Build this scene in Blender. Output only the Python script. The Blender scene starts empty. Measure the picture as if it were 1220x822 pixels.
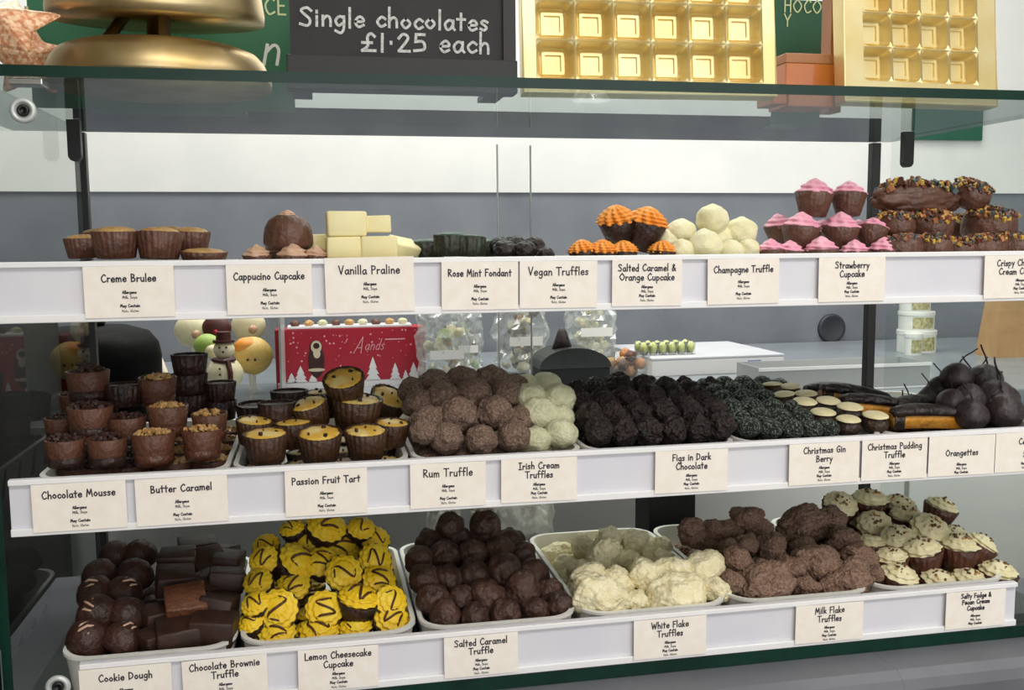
import bpy, math, random
from mathutils import Vector, Matrix, Euler, noise
random.seed(7)
S = bpy.context.scene
COL = S.collection
# ---------------------------------------------------------------- camera, world, lamps, exposure
CZ = 1.30                                   # eye height above the shop floor
FPX, PITCH, YAW, ROLL = 1151.72, 0.10547, 0.198526, 0.008349
_cy, _sy, _cp, _sp = math.cos(YAW), math.sin(YAW), math.cos(PITCH), math.sin(PITCH)
_f = Vector((_sy*_cp, _cy*_cp, -_sp)); _r = Vector((_cy, -_sy, 0)); _d = Vector((0, 0, 0)) + _f.cross(_r)
_r2 = _r*math.cos(ROLL) + _d*math.sin(ROLL); _d2 = -_r*math.sin(ROLL) + _d*math.cos(ROLL)
cam = bpy.data.cameras.new('camera'); cam.sensor_width = 36.0; cam.lens = FPX/1220*36; cam.clip_start = .02
CAM = bpy.data.objects.new('camera', cam); COL.objects.link(CAM)
CAM.matrix_world = Matrix(((_r2.x, -_d2.x, -_f.x, 0), (_r2.y, -_d2.y, -_f.y, 0), (_r2.z, -_d2.z, -_f.z, CZ), (0, 0, 0, 1)))
S.camera = CAM
S.view_settings.view_transform = 'Standard'; S.view_settings.look = 'None'
S.view_settings.gamma = 1; S.view_settings.use_curve_mapping = False
S.view_settings.exposure = 0.12
W = bpy.data.worlds.new('World'); S.world = W; W.use_nodes = True
W.node_tree.nodes['Background'].inputs[0].default_value = (.9, .95, 1, 1)
W.node_tree.nodes['Background'].inputs[1].default_value = .2

def area(name, loc, size, power, color=(1, 1, 1), rot=(0, 0, 0)):
    l = bpy.data.lights.new(name, 'AREA'); l.shape = 'RECTANGLE'; l.size, l.size_y = size; l.energy = power; l.color = color
    o = bpy.data.objects.new(name, l); o.location = loc; o.rotation_euler = rot; COL.objects.link(o); return o
area('ceiling_lamp', (.55, -.45, 2.62), (1.6, .5), 24, (1, .97, .92))
area('ceiling_lamp', (.45, 2.0, 2.62), (2.4, .4), 31, (1, .98, .95))
area('ceiling_lamp', (.4, 1.45, 2.62), (2.4, .2), 8, (1, .98, .95))  # added fill over the staff aisle, brightens the back counter's front
area('ceiling_lamp', (1.6, .3, 2.62), (.6, 1.2), 10, (1, .98, .95))
area('shop_window', (1.1, -2.7, 1.6), (3.4, 1.8), 46, (.94, .97, 1), (math.radians(90), 0, 0))

# ---------------------------------------------------------------- helpers
def ray(px, py):
    return _r2*((px-610)/FPX) + _d2*((py-411)/FPX) + _f
def at(px, py, y):                                  # a point of the photograph, y metres away from the lens
    d = ray(px, py); p = d*(y/d.y); p.z += CZ; return p
def on(px, py, z):                                  # the same, on the level z
    d = ray(px, py); p = d*((z-CZ)/d.z); p.z += CZ; return p

def srgb(h):
    c = [int(h[i:i+2], 16)/255 for i in (0, 2, 4)]
    return tuple(x/12.92 if x <= .04045 else ((x+.055)/1.055)**2.4 for x in c)
MATS = {}
def mat(name, col, rough=.5, col2=None, scale=60, bump=0, bscale=200, metal=0, spec=.5, sss=0, detail=4, lo=.35, hi=.65, coat=0, bdist=.002):
    if name in MATS: return MATS[name]
    m = bpy.data.materials.new(name); m.use_nodes = True; nt = m.node_tree; b = nt.nodes['Principled BSDF']
    c = srgb(col); b.inputs['Base Color'].default_value = (*c, 1)
    b.inputs['Roughness'].default_value = rough; b.inputs['Metallic'].default_value = metal
    b.inputs['Specular IOR Level'].default_value = spec; b.inputs['Coat Weight'].default_value = coat
    if sss: b.inputs['Subsurface Weight'].default_value = sss; b.inputs['Subsurface Radius'].default_value = (.006, .004, .003); b.inputs['Subsurface Scale'].default_value = .5
    tc = nt.nodes.new('ShaderNodeTexCoord')
    oi = nt.nodes.new('ShaderNodeObjectInfo'); mul = nt.nodes.new('ShaderNodeVectorMath'); mul.operation = 'MULTIPLY_ADD'
    mul.inputs[1].default_value = (1, 1, 1)
    nt.links.new(tc.outputs['Object'], mul.inputs[0])
    cr = nt.nodes.new('ShaderNodeCombineXYZ'); nt.links.new(oi.outputs['Random'], cr.inputs[0]); nt.links.new(oi.outputs['Random'], cr.inputs[1])
    nt.links.new(cr.outputs[0], mul.inputs[2])
    if col2:
        n = nt.nodes.new('ShaderNodeTexNoise'); n.inputs['Scale'].default_value = scale; n.inputs['Detail'].default_value = detail
        r = nt.nodes.new('ShaderNodeValToRGB'); r.color_ramp.elements[0].position = lo; r.color_ramp.elements[1].position = hi
        r.color_ramp.elements[0].color = (*c, 1); r.color_ramp.elements[1].color = (*srgb(col2), 1)
        nt.links.new(mul.outputs[0], n.inputs['Vector']); nt.links.new(n.outputs[0], r.inputs[0]); nt.links.new(r.outputs[0], b.inputs['Base Color'])
    if bump:
        n2 = nt.nodes.new('ShaderNodeTexNoise'); n2.inputs['Scale'].default_value = bscale; n2.inputs['Detail'].default_value = 3
        bp = nt.nodes.new('ShaderNodeBump'); bp.inputs['Strength'].default_value = bump; bp.inputs['Distance'].default_value = bdist
        nt.links.new(mul.outputs[0], n2.inputs['Vector']); nt.links.new(n2.outputs[0], bp.inputs['Height']); nt.links.new(bp.outputs[0], b.inputs['Normal'])
    MATS[name] = m; return m
def smat(name, col, rough=.5, col2=None, scale=60, bump=0, bscale=200, **k):      # for the sweets, whose meshes are one unit wide
    return mat(name, col, rough, col2, scale/26, bump, bscale/26, bdist=.03, **k)
def glass(name, tint=(.93, .97, .95), gloss=.9, rough=.0, ior=1.5, haze=0):
    m = bpy.data.materials.new(name); m.use_nodes = True; nt = m.node_tree; nt.nodes.clear()
    o = nt.nodes.new('ShaderNodeOutputMaterial'); t = nt.nodes.new('ShaderNodeBsdfTransparent'); t.inputs[0].default_value = (*tint, 1)
    g = nt.nodes.new('ShaderNodeBsdfGlossy'); g.inputs['Roughness'].default_value = rough; g.inputs[0].default_value = (gloss, gloss, gloss, 1)
    fr = nt.nodes.new('ShaderNodeFresnel'); fr.inputs[0].default_value = ior
    ge = nt.nodes.new('ShaderNodeNewGeometry'); sb = nt.nodes.new('ShaderNodeMath'); sb.operation = 'SUBTRACT'; sb.inputs[0].default_value = 1; nt.links.new(ge.outputs['Backfacing'], sb.inputs[1])
    ml = nt.nodes.new('ShaderNodeMath'); ml.operation = 'MULTIPLY'; nt.links.new(fr.outputs[0], ml.inputs[0]); nt.links.new(sb.outputs[0], ml.inputs[1])   # one reflection from the face one looks at
    mx = nt.nodes.new('ShaderNodeMixShader'); nt.links.new(ml.outputs[0], mx.inputs[0]); nt.links.new(t.outputs[0], mx.inputs[1]); nt.links.new(g.outputs[0], mx.inputs[2])
    last = mx
    if haze:
        df = nt.nodes.new('ShaderNodeBsdfDiffuse'); df.inputs[0].default_value = (.85, .88, .86, 1)
        m2 = nt.nodes.new('ShaderNodeMixShader'); m2.inputs[0].default_value = haze
        nt.links.new(mx.outputs[0], m2.inputs[1]); nt.links.new(df.outputs[0], m2.inputs[2]); last = m2
    nt.links.new(last.outputs[0], o.inputs[0]); MATS[name] = m; return m
def clear(name):
    m = bpy.data.materials.new(name); m.use_nodes = True; nt = m.node_tree; nt.nodes.clear()
    o = nt.nodes.new('ShaderNodeOutputMaterial'); t = nt.nodes.new('ShaderNodeBsdfTransparent'); t.inputs[0].default_value = (1, 1, 1, 1)
    nt.links.new(t.outputs[0], o.inputs[0]); return m

class MB:                                            # collects shapes for ONE mesh
    def __init__(s): s.v = []; s.f = []; s.mi = []
    def add(s, v, f, mi=0):
        n = len(s.v); s.v += [tuple(x) for x in v]; s.f += [tuple(i+n for i in q) for q in f]; s.mi += [mi]*len(f); return s
    def box(s, lo, hi, mi=0):
        (a, b, c), (d, e, g) = lo, hi
        return s.add([(a,b,c),(d,b,c),(d,e,c),(a,e,c),(a,b,g),(d,b,g),(d,e,g),(a,e,g)],
                     [(0,3,2,1),(4,5,6,7),(0,1,5,4),(1,2,6,5),(2,3,7,6),(3,0,4,7)], mi)
    def lathe(s, prof, seg=32, mod=None, mi=0, M=None):
        v = []; n = len(prof)
        for i, (r, z) in enumerate(prof):
            for k in range(seg):
                th = 2*math.pi*k/seg; q = r*(mod(th, i/(n-1)) if mod else 1)
                v.append(Vector((q*math.cos(th), q*math.sin(th), z)))
        f = [(i*seg+k, i*seg+(k+1) % seg, (i+1)*seg+(k+1) % seg, (i+1)*seg+k) for i in range(n-1) for k in range(seg)]
        if prof[0][0] > 1e-6: f.append(tuple(range(seg-1, -1, -1)))
        if prof[-1][0] > 1e-6: f.append(tuple((n-1)*seg+k for k in range(seg)))
        if M: v = [M @ x for x in v]
        return s.add(v, f, mi)
    def tube(s, pts, r, seg=6, mi=0, taper=None):
        pts = [Vector(p) for p in pts]; v = []; n = len(pts)
        up = Vector((.13, .27, .95))
        for i, p in enumerate(pts):
            t = (pts[min(i+1, n-1)]-pts[max(i-1, 0)]).normalized()
            a = t.cross(up);  a = a.normalized() if a.length > 1e-4 else Vector((1, 0, 0)); b = t.cross(a)
            rr = r*(taper(i/(n-1)) if taper else 1)
            v += [p+(a*math.cos(2*math.pi*k/seg)+b*math.sin(2*math.pi*k/seg))*rr for k in range(seg)]
        f = [(i*seg+k, i*seg+(k+1) % seg, (i+1)*seg+(k+1) % seg, (i+1)*seg+k) for i in range(n-1) for k in range(seg)]
        f += [tuple(range(seg-1, -1, -1)), tuple((n-1)*seg+k for k in range(seg))]
        return s.add(v, f, mi)
    def mesh(s, name, mats, smooth=True):
        me = bpy.data.meshes.new(name); me.from_pydata(s.v, [], s.f)
        for m in (mats if isinstance(mats, (list, tuple)) else [mats]): me.materials.append(MATS[m] if isinstance(m, str) else m)
        me.polygons.foreach_set('material_index', s.mi)
        me.polygons.foreach_set('use_smooth', [smooth]*len(s.f)); me.update(); return me
    def build(s, name, mats, parent=None, smooth=False, bevel=0, loc=None):
        o = ob(name, s.mesh(name, mats, smooth), parent)
        if loc is not None: o.location = loc
        if bevel:
            b = o.modifiers.new('edge', 'BEVEL'); b.width = bevel; b.segments = 2; b.limit_method = 'ANGLE'
        return o
def ob(name, data, parent=None):
    o = bpy.data.objects.new(name, data); COL.objects.link(o)
    if parent: o.parent = parent
    return o
def tag(o, label=None, cat=None, group=None, kind=None):
    if label: o['label'] = label
    if cat: o['category'] = cat
    if group: o['group'] = group
    if kind: o['kind'] = kind
    return o
def thing(name, loc, label, cat, group=None, rot=(0, 0, 0), sc=1):
    o = bpy.data.objects.new(name, None); COL.objects.link(o); o.location = loc; o.rotation_euler = rot
    o.scale = sc if isinstance(sc, (tuple, list)) else (sc, sc, sc); o.empty_display_size = .01
    return tag(o, label, cat, group)
def struct(name, mb, m, smooth=False): return tag(mb.build(name, m, None, smooth), kind='structure')

_ICO = {}
def ico(sub):
    if sub in _ICO: return _ICO[sub]
    t = (1+5**.5)/2
    v = [Vector(p).normalized() for p in ((-1,t,0),(1,t,0),(-1,-t,0),(1,-t,0),(0,-1,t),(0,1,t),(0,-1,-t),(0,1,-t),(t,0,-1),(t,0,1),(-t,0,-1),(-t,0,1))]
    f = [(0,11,5),(0,5,1),(0,1,7),(0,7,10),(0,10,11),(1,5,9),(5,11,4),(11,10,2),(10,7,6),(7,1,8),(3,9,4),(3,4,2),(3,2,6),(3,6,8),(3,8,9),(4,9,5),(2,4,11),(6,2,10),(8,6,7),(9,8,1)]
    for _ in range(sub):
        c = {}; g = []
        def mid(a, b):
            k = (min(a, b), max(a, b))
            if k not in c: c[k] = len(v); v.append(((v[a]+v[b])/2).normalized())
            return c[k]
        for a, b, d in f:
            x, y, z = mid(a, b), mid(b, d), mid(d, a); g += [(a,x,z),(b,y,x),(d,z,y),(x,y,z)]
        f = g
    _ICO[sub] = (v, f); return v, f
def lump(sub=3, amp=.12, freq=1.6, amp2=0, freq2=6, seed=0, sc=(1, 1, 1), flat=None, tip=0, ridge=False):
    v, f = ico(sub); o = Vector((seed*7.3, seed*3.1, seed*1.7)); out = []
    for p in v:
        a = noise.noise(p*freq+o)*amp
        b = noise.noise(p*freq2+o)
        if ridge: b = .5-abs(b)*2
        r = 1+a+b*amp2
        q = Vector((p.x*sc[0], p.y*sc[1], p.z*sc[2]))*r*.5
        if tip and p.z > .6: q.z += tip*(p.z-.6)**2*4*.5
        if flat is not None and q.z < flat: q.z = flat+(q.z-flat)*.15
        out.append(q)
    return MB().add(out, f)
def prism(pts, y0, y1, mi=0):                         # outline in x, z; thickness along y
    n = len(pts)
    return MB().add([(x, y0, z) for x, z in pts]+[(x, y1, z) for x, z in pts],
                    [tuple(range(n)), tuple(range(2*n-1, n-1, -1))]+[((i+1) % n, i, n+i, n+(i+1) % n) for i in range(n)], mi)

# ---------------------------------------------------------------- hand lettering drawn as strokes
_G = {
'a':(.5,"~.43,.4 .25,.5 .06,.28 .16,0 .32,.06 .43,.3|-.43,.48 .43,.1 .5,0"),'b':(.5,"-.08,1 .08,0|~.08,.3 .25,.5 .45,.28 .3,0 .08,.08"),
'c':(.42,"~.42,.4 .25,.5 .06,.25 .22,0 .42,.1"),'d':(.5,"-.43,1 .43,0|~.43,.35 .25,.5 .06,.25 .2,0 .43,.12"),
'e':(.48,"~.07,.27 .43,.3 .35,.5 .2,.5 .06,.25 .2,0 .43,.1"),'f':(.4,"~.4,.9 .28,1 .18,.85 .18,0|-.03,.52 .36,.52"),
'g':(.5,"~.43,.4 .25,.5 .06,.28 .2,.02 .43,.2|~.43,.5 .43,-.1 .3,-.36 .06,-.25"),'h':(.48,"-.08,1 .08,0|~.08,.3 .25,.5 .4,.38 .42,0"),
'i':(.18,"-.09,.48 .09,0|-.09,.68 .09,.76"),'k':(.45,"-.08,1 .08,0|-.38,.5 .08,.2|-.16,.25 .42,0"),'l':(.18,"-.09,1 .09,0"),
'm':(.72,"-.08,.5 .08,0|~.08,.3 .22,.5 .34,.38 .35,0|~.35,.3 .5,.5 .62,.38 .64,0"),'n':(.48,"-.08,.5 .08,0|~.08,.3 .25,.5 .4,.38 .42,0"),
'o':(.5,"~.25,.5 .06,.25 .25,0 .45,.25 .25,.5"),'p':(.5,"-.08,.5 .08,-.4|~.08,.32 .25,.5 .45,.27 .28,0 .08,.08"),
'r':(.38,"-.08,.5 .08,0|~.08,.28 .2,.46 .36,.46"),'s':(.4,"~.36,.42 .2,.5 .08,.38 .32,.16 .22,0 .04,.06"),
't':(.4,"-.2,.85 .2,0|-.03,.55 .38,.55"),'u':(.48,"~.08,.5 .09,.12 .22,0 .4,.15|-.41,.5 .42,0"),'v':(.44,"-.04,.5 .22,0 .42,.5"),
'w':(.62,"-.04,.5 .17,0 .32,.4 .46,0 .6,.5"),'y':(.46,"-.05,.5 .24,.05|-.43,.5 .1,-.4"),'x':(.44,"-.05,.5 .4,0|-.4,.5 .05,0"),
'B':(.6,"-.1,.95 .1,0|~.1,.93 .42,.85 .35,.55 .12,.5|~.12,.5 .5,.38 .45,.08 .1,0"),'C':(.65,"~.6,.8 .42,.95 .1,.5 .3,0 .62,.12"),
'V':(.62,"-.05,.95 .3,0 .58,.95"),'P':(.55,"-.1,.95 .1,0|~.1,.93 .45,.85 .45,.55 .1,.45"),
'R':(.6,"-.1,.95 .1,0|~.1,.93 .45,.82 .4,.55 .12,.45|-.15,.45 .58,0"),'M':(.8,"-.06,0 .16,.95 .4,.3 .62,.95 .74,0"),
'T':(.62,"-.02,.93 .62,.93|-.32,.93 .32,0"),'F':(.52,"-.1,.95 .1,0|-.1,.93 .5,.93|-.1,.5 .42,.5"),
'S':(.6,"~.54,.8 .35,.95 .1,.78 .48,.35 .4,.03 .06,.1"),'O':(.78,"~.39,.95 .06,.48 .39,0 .72,.48 .39,.95"),
'D':(.66,"-.1,.95 .1,0|~.1,.95 .5,.8 .55,.3 .1,0"),'I':(.45,"-.22,.95 .22,0|-.03,.95 .42,.95|-.03,0 .42,0"),
'G':(.68,"~.6,.8 .42,.95 .1,.5 .3,0 .6,.1|-.6,.1 .6,.42 .38,.42"),'L':(.5,"-.1,.95 .1,0 .5,0"),'W':(.85,"-.03,.95 .22,0 .42,.7 .6,0 .82,.95"),
'A':(.62,"-.03,0 .32,.95 .6,0|-.14,.32 .5,.32"),'N':(.68,"-.08,0 .08,.95 .6,0 .6,.95"),'E':(.52,"-.5,.95 .1,.95 .1,0 .5,0|-.1,.5 .42,.5"),
'H':(.62,"-.08,.95 .08,0|-.54,.95 .54,0|-.08,.5 .54,.5"),'Y':(.6,"-.03,.95 .3,.45|-.58,.95 .3,.45 .3,0"),
'1':(.24,"-.12,.95 .12,0"),'2':(.5,"~.08,.72 .25,.95 .42,.72 .1,.04|-.1,.02 .48,.02"),'5':(.5,"-.42,.95 .12,.95 .1,.55|~.1,.55 .38,.55 .42,.15 .06,.05"),
'£':(.58,"~.52,.8 .38,.95 .26,.75 .28,.3 .08,.02|-.08,.02 .55,.02|-.08,.45 .42,.45"),'.':(.2,"-.1,.42 .1,.5"),
'&':(.66,"~.6,0 .2,.65 .28,.93 .42,.75 .1,.3 .2,0 .58,.38"),',':(.2,"-.1,.06 .05,-.14"),':':(.2,"-.1,.42 .1,.48|-.1,.02 .1,.08"),' ':(.32,""),
}
def _smooth(p):
    out = []; n = len(p)
    for i in range(n-1):
        a, b, c, d = p[max(i-1, 0)], p[i], p[i+1], p[min(i+2, n-1)]
        for k in range(5):
            t = k/5
            out.append(tuple(.5*((2*b[j])+(-a[j]+c[j])*t+(2*a[j]-5*b[j]+4*c[j]-d[j])*t*t+(-a[j]+3*b[j]-3*c[j]+d[j])*t**3) for j in (0, 1)))
    return out+[p[-1]]
def text_w(t): return sum(_G[c][0]+.1 for c in t)
def write(mb, t, x, z, h, w, y=0, wave=0, slant=0, sx=1, centre=True):   # strokes of height h and width w in the plane y
    if centre: x -= text_w(t)*h*sx/2
    k = 0
    for c in t:
        gw, ss = _G[c]; dz = random.uniform(-wave, wave)*h
        for st in ss.split('|') if ss else ():
            p = [tuple(float(q) for q in a.split(',')) for a in st[1:].split()]
            runs = [_smooth(p)] if st[0] == '~' else [p[i:i+2] for i in range(len(p)-1)]
            for p in runs:
                p = [(x+(q[0]+slant*q[1])*h*sx, z+q[1]*h+dz) for q in p]; n = len(p); v = []; k += 1; yy = y-(k % 7)*.00003
                for i in range(n):
                    a, b = p[max(i-1, 0)], p[min(i+1, n-1)]
                    dx, dy = b[0]-a[0], b[1]-a[1]; l = math.hypot(dx, dy) or 1; nx, nz = -dy/l*w/2, dx/l*w/2
                    e = -.45 if i == 0 else .45 if i == n-1 else 0; ex, ez = dx/l*w*e, dy/l*w*e
                    v += [(p[i][0]+nx+ex, yy, p[i][1]+nz+ez), (p[i][0]-nx+ex, yy, p[i][1]-nz+ez)]
                mb.add(v, [(2*i, 2*i+1, 2*i+3, 2*i+2) for i in range(n-1)])
        x += (gw+.1)*h*sx
    return mb

# ---------------------------------------------------------------- materials
mat('white_plastic', 'eeece6', .35, 'e2e0d8', 30, sss=.1)
mat('rail_white', 'f3f1f0', .4); mat('rail_insert', 'dedce4', .45, 'e4e2e6', 12)
mat('card', 'fbf3e8', .8, 'f7ecdf', 90); mat('ink', '2b2733', .7)
mat('black_metal', '0c0c0d', .4); mat('chrome', 'd8d8d6', .2, metal=1); mat('grey_laminate', '6b6c70', .45, '77787b', 8, bump=.05)
smat('dark_choc', '24140f', .5, '3a2119', 60, bump=.25, bscale=140); smat('milk_choc', '553528', .45, '654233', 70, bump=.2, bscale=160)
smat('mid_choc', '482618', .4, '573021', 60, bump=.2, bscale=150)
smat('pale_choc', '5e3827', .5, '50301f', 60, bump=.2)
mat('edge_green', '07291f', .3, '0b3428', 20, spec=.3)
mat('gold', 'ecd594', .36, 'f2e2ad', 20, metal=.65); mat('brass', 'dcc79c', .4, 'b39a68', 14, metal=1, bump=.08, bscale=40); mat('brass_shaded', '3a2c16', .45, '5a4520', 20, metal=1)  # second brass is darkened to paint the shade inside the bell
glass('pane_glass', (.95, .98, .965)); glass('top_glass', (.86, .91, .89), ior=1.75); glass('side_glass', (.95, .975, .965), gloss=.38); glass('acrylic', (.95, .97, .96), haze=.03); glass('cellophane', (.93, .95, .94), rough=.1, ior=2.0, haze=.22)
MATS['clear_glass'] = clear('clear_glass')
# ---------------------------------------------------------------- the room
mat('wall_grey', '6f747b', .7, '7d8288', 6, bump=.05, bscale=30); mat('wall_white', 'e9eae6', .6, 'e0e2de', 5)
mat('floor_tile', '8a8580', .5, '938e88', 4); mat('ceiling_white', 'e8e6e0', .9); mat('wall_shop', 'd2cdc4', .8, 'c4bfb6', 3)
struct('floor', MB().box((-3.2, -3, -.1), (3.8, 2.7, 0)), 'floor_tile')
struct('ceiling', MB().box((-3.2, -3, 2.7), (3.8, 2.7, 2.8)), 'ceiling_white')
struct('wall_back', MB().box((-3.2, 2.5, 0), (3.8, 2.6, CZ+.13)), 'wall_grey')
struct('wall_back_upper', MB().box((-3.2, 2.495, CZ+.13), (3.8, 2.6, 2.7)), 'wall_white')
struct('wall_left', MB().box((-3.3, -3, 0), (-3.2, 2.6, 2.7)), 'wall_shop')
struct('wall_right', MB().box((3.8, -3, 0), (3.9, 2.6, 2.7)), 'wall_white')
struct('wall_front', MB().box((-3.2, -3.1, 0), (3.8, -3, 2.7)), 'wall_shop')

# ---------------------------------------------------------------- counters
mat('counter_grey', '62636a', .38, '6c6d73', 10); mat('kick_dark', '3a3b3f', .5); mat('unit_pale', 'e4e6e1', .5, 'eaece7', 5); mat('worktop_grey', '7f868c', .3, '8b9297', 12)
ct = thing('shop_counter', (.3, 1.1, 0), 'dark grey shop counter under the glass display cabinet', 'counter')
pf = [(.845, .80), (.838, .815), (.838, .846), (.842, .856), (.852, .8625), (1.34, .8625), (1.34, .80)]
m = MB(); n = len(pf)
m.add([(x-.3, y-1.1, z) for x in (-.35, .57) for y, z in pf], [tuple(range(n-1, -1, -1)), tuple(range(n, 2*n))]+[(i, (i+1) % n, n+(i+1) % n, n+i) for i in range(n)])
q = [(x if x < 1 else 1.06, z) for x, z in pf]
m.add([(x-.3, y-1.1, z) for x in (.5702, 2.4) for y, z in q], [tuple(range(n-1, -1, -1)), tuple(range(n, 2*n))]+[(i, (i+1) % n, n+(i+1) % n, n+i) for i in range(n)])
m.build('countertop', 'counter_grey', ct)
MB().box((-.63, -.24, .08), (.27, .22, .80)).box((.2702, -.24, .08), (2.05, -.06, .80)).build('front_panel', 'kick_dark', ct)
MB().box((-.62, -.2, 0), (.53, .2, .08)).build('plinth', 'kick_dark', ct)
ZW = CZ-.285
wt = thing('back_counter', (.4, 2.06, 0), 'pale back counter with grey worktop behind the display cabinet', 'counter')
MB().box((-3.4, -.46, ZW-.04), (3.2, .43, ZW)).build('worktop', 'worktop_grey', wt, bevel=.004)
for k in range(8):
    MB().box((-3.35+k*.81, -.435, .1), (-2.55+k*.81, -.415, ZW-.045)).build('door', 'unit_pale', wt, bevel=.002)
MB().box((-3.35, -.415, .08), (3.15, .42, ZW-.04)).build('carcass', 'unit_pale', wt)
MB().box((-3.3, -.36, 0), (3.1, .38, .08)).build('plinth', 'kick_dark', wt)

# ---------------------------------------------------------------- the glass display cabinet
XL, XR, YF, YB = -.2745, .802, .893, 1.30
ZT, Z0 = CZ+.1417, CZ-.437
cab = thing('display_cabinet', (.266, 1.1, Z0), 'frameless glass display cabinet standing on the dark grey counter', 'display cabinet')
def c(lo, hi): return ((lo[0]-.266, lo[1]-1.1, lo[2]-Z0), (hi[0]-.266, hi[1]-1.1, hi[2]-Z0))
tp = MB().box(*c((-.36, YF, ZT), (.83, 1.303, ZT+.0095))).build('top_pane', 'top_glass', cab)
MB().box(*c((-.36, YF-.0015, ZT), (.83, YF-.0002, ZT+.0095))).build('pane_edge', 'edge_green', tp)
for x0, x1 in ((XL-.008, XL), (XR, XR+.008)):
    sp = MB().box(*c((x0, YF+.002, Z0), (x1, 1.255, ZT-.0005))).build('side_pane', 'side_glass', cab)
    MB().box(*c((x0, YF+.0005, Z0), (x1, YF+.0018, ZT-.0005))).build('pane_edge', 'edge_green', sp)
fp = MB().box(*c((XL-.008, YF-.009, Z0+.001), (XR+.008, YF-.003, ZT-.001))).build('front_pane', 'clear_glass', cab)
MB().box(*c((XL-.0095, YF-.009, Z0+.001), (XL-.008, YF-.003, ZT-.001))).build('pane_edge', 'edge_green', fp)
for x0, x1, y0 in ((XL+.012, .287, YB-.012), (.24, XR-.012, YB-.020)):
    dp = MB().box(*c((x0, y0, Z0+.024), (x1, y0+.005, ZT-.012))).build('sliding_door', 'clear_glass', cab)
    xe = x1 if x1 < .5 else x0
    MB().box(*c((xe-.0007, y0-.0003, Z0+.024), (xe+.0007, y0+.0053, ZT-.012))).build('pane_edge', mat('edge_pale', 'a9b5b0', .3), dp)
for x in (-.2905, XR):
    MB().box(*c((x, YB+.001, Z0), (x+.0135, YB+.014, ZT-.001))).build('corner_post', 'black_metal', cab, bevel=.001)
bs = MB().box(*c((XL+.0005, YF+.004, Z0), (XR-.0005, YB-.001, CZ-.4245))).build('base_board', mat('base_dark', '3c4341', .3), cab)
MB().box(*c((XL+.0005, YF+.0025, Z0), (XR-.0005, YF+.0038, CZ-.4247))).build('board_edge', 'edge_green', bs)
mat('washer', 'c9ccc9', .35, metal=.3)
for x in (-.2347, .766):
    for z in (.1124, -.3874):
        M = Matrix.Translation(Vector((x-.266, YF-.0093-1.1, CZ+z-Z0)))@Matrix.Rotation(math.radians(90), 4, 'X')
        b = MB().lathe([(0, 0), (.0105, 0), (.0105, .002), (.0085, .0038), (.0065, .0032), (.0062, .0015), (0, .0012)], 28, M=M).build('bolt', 'washer', cab, smooth=True)
        MB().lathe([(0, .0014), (.0052, .0014), (.0046, .003), (.0026, .0034), (.0024, .002), (0, .0018)], 20, M=M).build('bolt_head', 'black_metal', b, smooth=True)
MB().box(*c((-.29, YB+.003, ZT+.001), (.8155, YB+.016, ZT+.034))).build('rear_rail', mat('rail_dark', '2c2e30', .5), cab)
# clamp that carries the top pane at the front corner, and black latches near the rear corners
MB().box(*c((-.249, YF+.003, ZT-.006), (-.222, YF+.022, ZT-.0003))).build('clamp', 'chrome', cab, bevel=.001)
for x, y in ((-.262, 1.18), (.771, 1.17)):
    M = Matrix.Translation(Vector((x-.266, y-1.1, ZT-Z0)))@Matrix.Rotation(math.radians(90), 4, 'X')
    w = .007
    pts = [(x-.266+w*math.cos(a), ZT-Z0-.040+w*math.sin(a)) for a in [math.pi+math.pi*k/10 for k in range(11)]]+[(x-.266+w, ZT-Z0-.0006), (x-.266-w, ZT-Z0-.0006)]
    prism(pts, y-1.1-.005, y-1.1+.005).build('latch', 'black_metal', cab)

# ---------------------------------------------------------------- shelves with ticket rails
RAIL = [(-.0131, -.0658, -.2725, .799), (-.2030, -.2537, -.2695, .799), (-.3752, -.4241, -.2199, .7440)]
FLOORZ = [CZ-.050, CZ-.2437, CZ-.4145]
SHN = ['top', 'middle', 'bottom']
for k, (zt, zb, x0, x1) in enumerate(RAIL):
    sh = thing('display_shelf', (.26, 1.09, FLOORZ[k]), '%s shelf of the display cabinet with white ticket rail' % SHN[k], 'shelf', 'shelves of the display cabinet')
    L = lambda lo, hi: ((lo[0]-.26, lo[1]-1.09, lo[2]+CZ-FLOORZ[k]), (hi[0]-.26, hi[1]-1.09, hi[2]+CZ-FLOORZ[k]))
    if k < 2:
        MB().box(*L((XL+.001, .905, FLOORZ[k]-CZ-.007), (XR-.001, 1.279, FLOORZ[k]-CZ))).build('shelf_board', 'pane_glass', sh)
    else:
        MB().box(*L((XL+.001, .905, -.4243), (XR-.001, 1.279, FLOORZ[k]-CZ))).build('shelf_board', 'base_dark', sh)
    rl = MB().box(*L((x0, .9002, zb), (x1, .9045, zt))).build('ticket_rail', 'rail_insert', sh)
    MB().box(*L((x0, .8965, zt-.005), (x1, .9001, zt))).build('rail_lip', 'rail_white', rl, bevel=.0008)
    MB().box(*L((x0, .8965, zb), (x1, .9001, zb+.007))).build('rail_lip', 'rail_white', rl, bevel=.0008)

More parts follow.
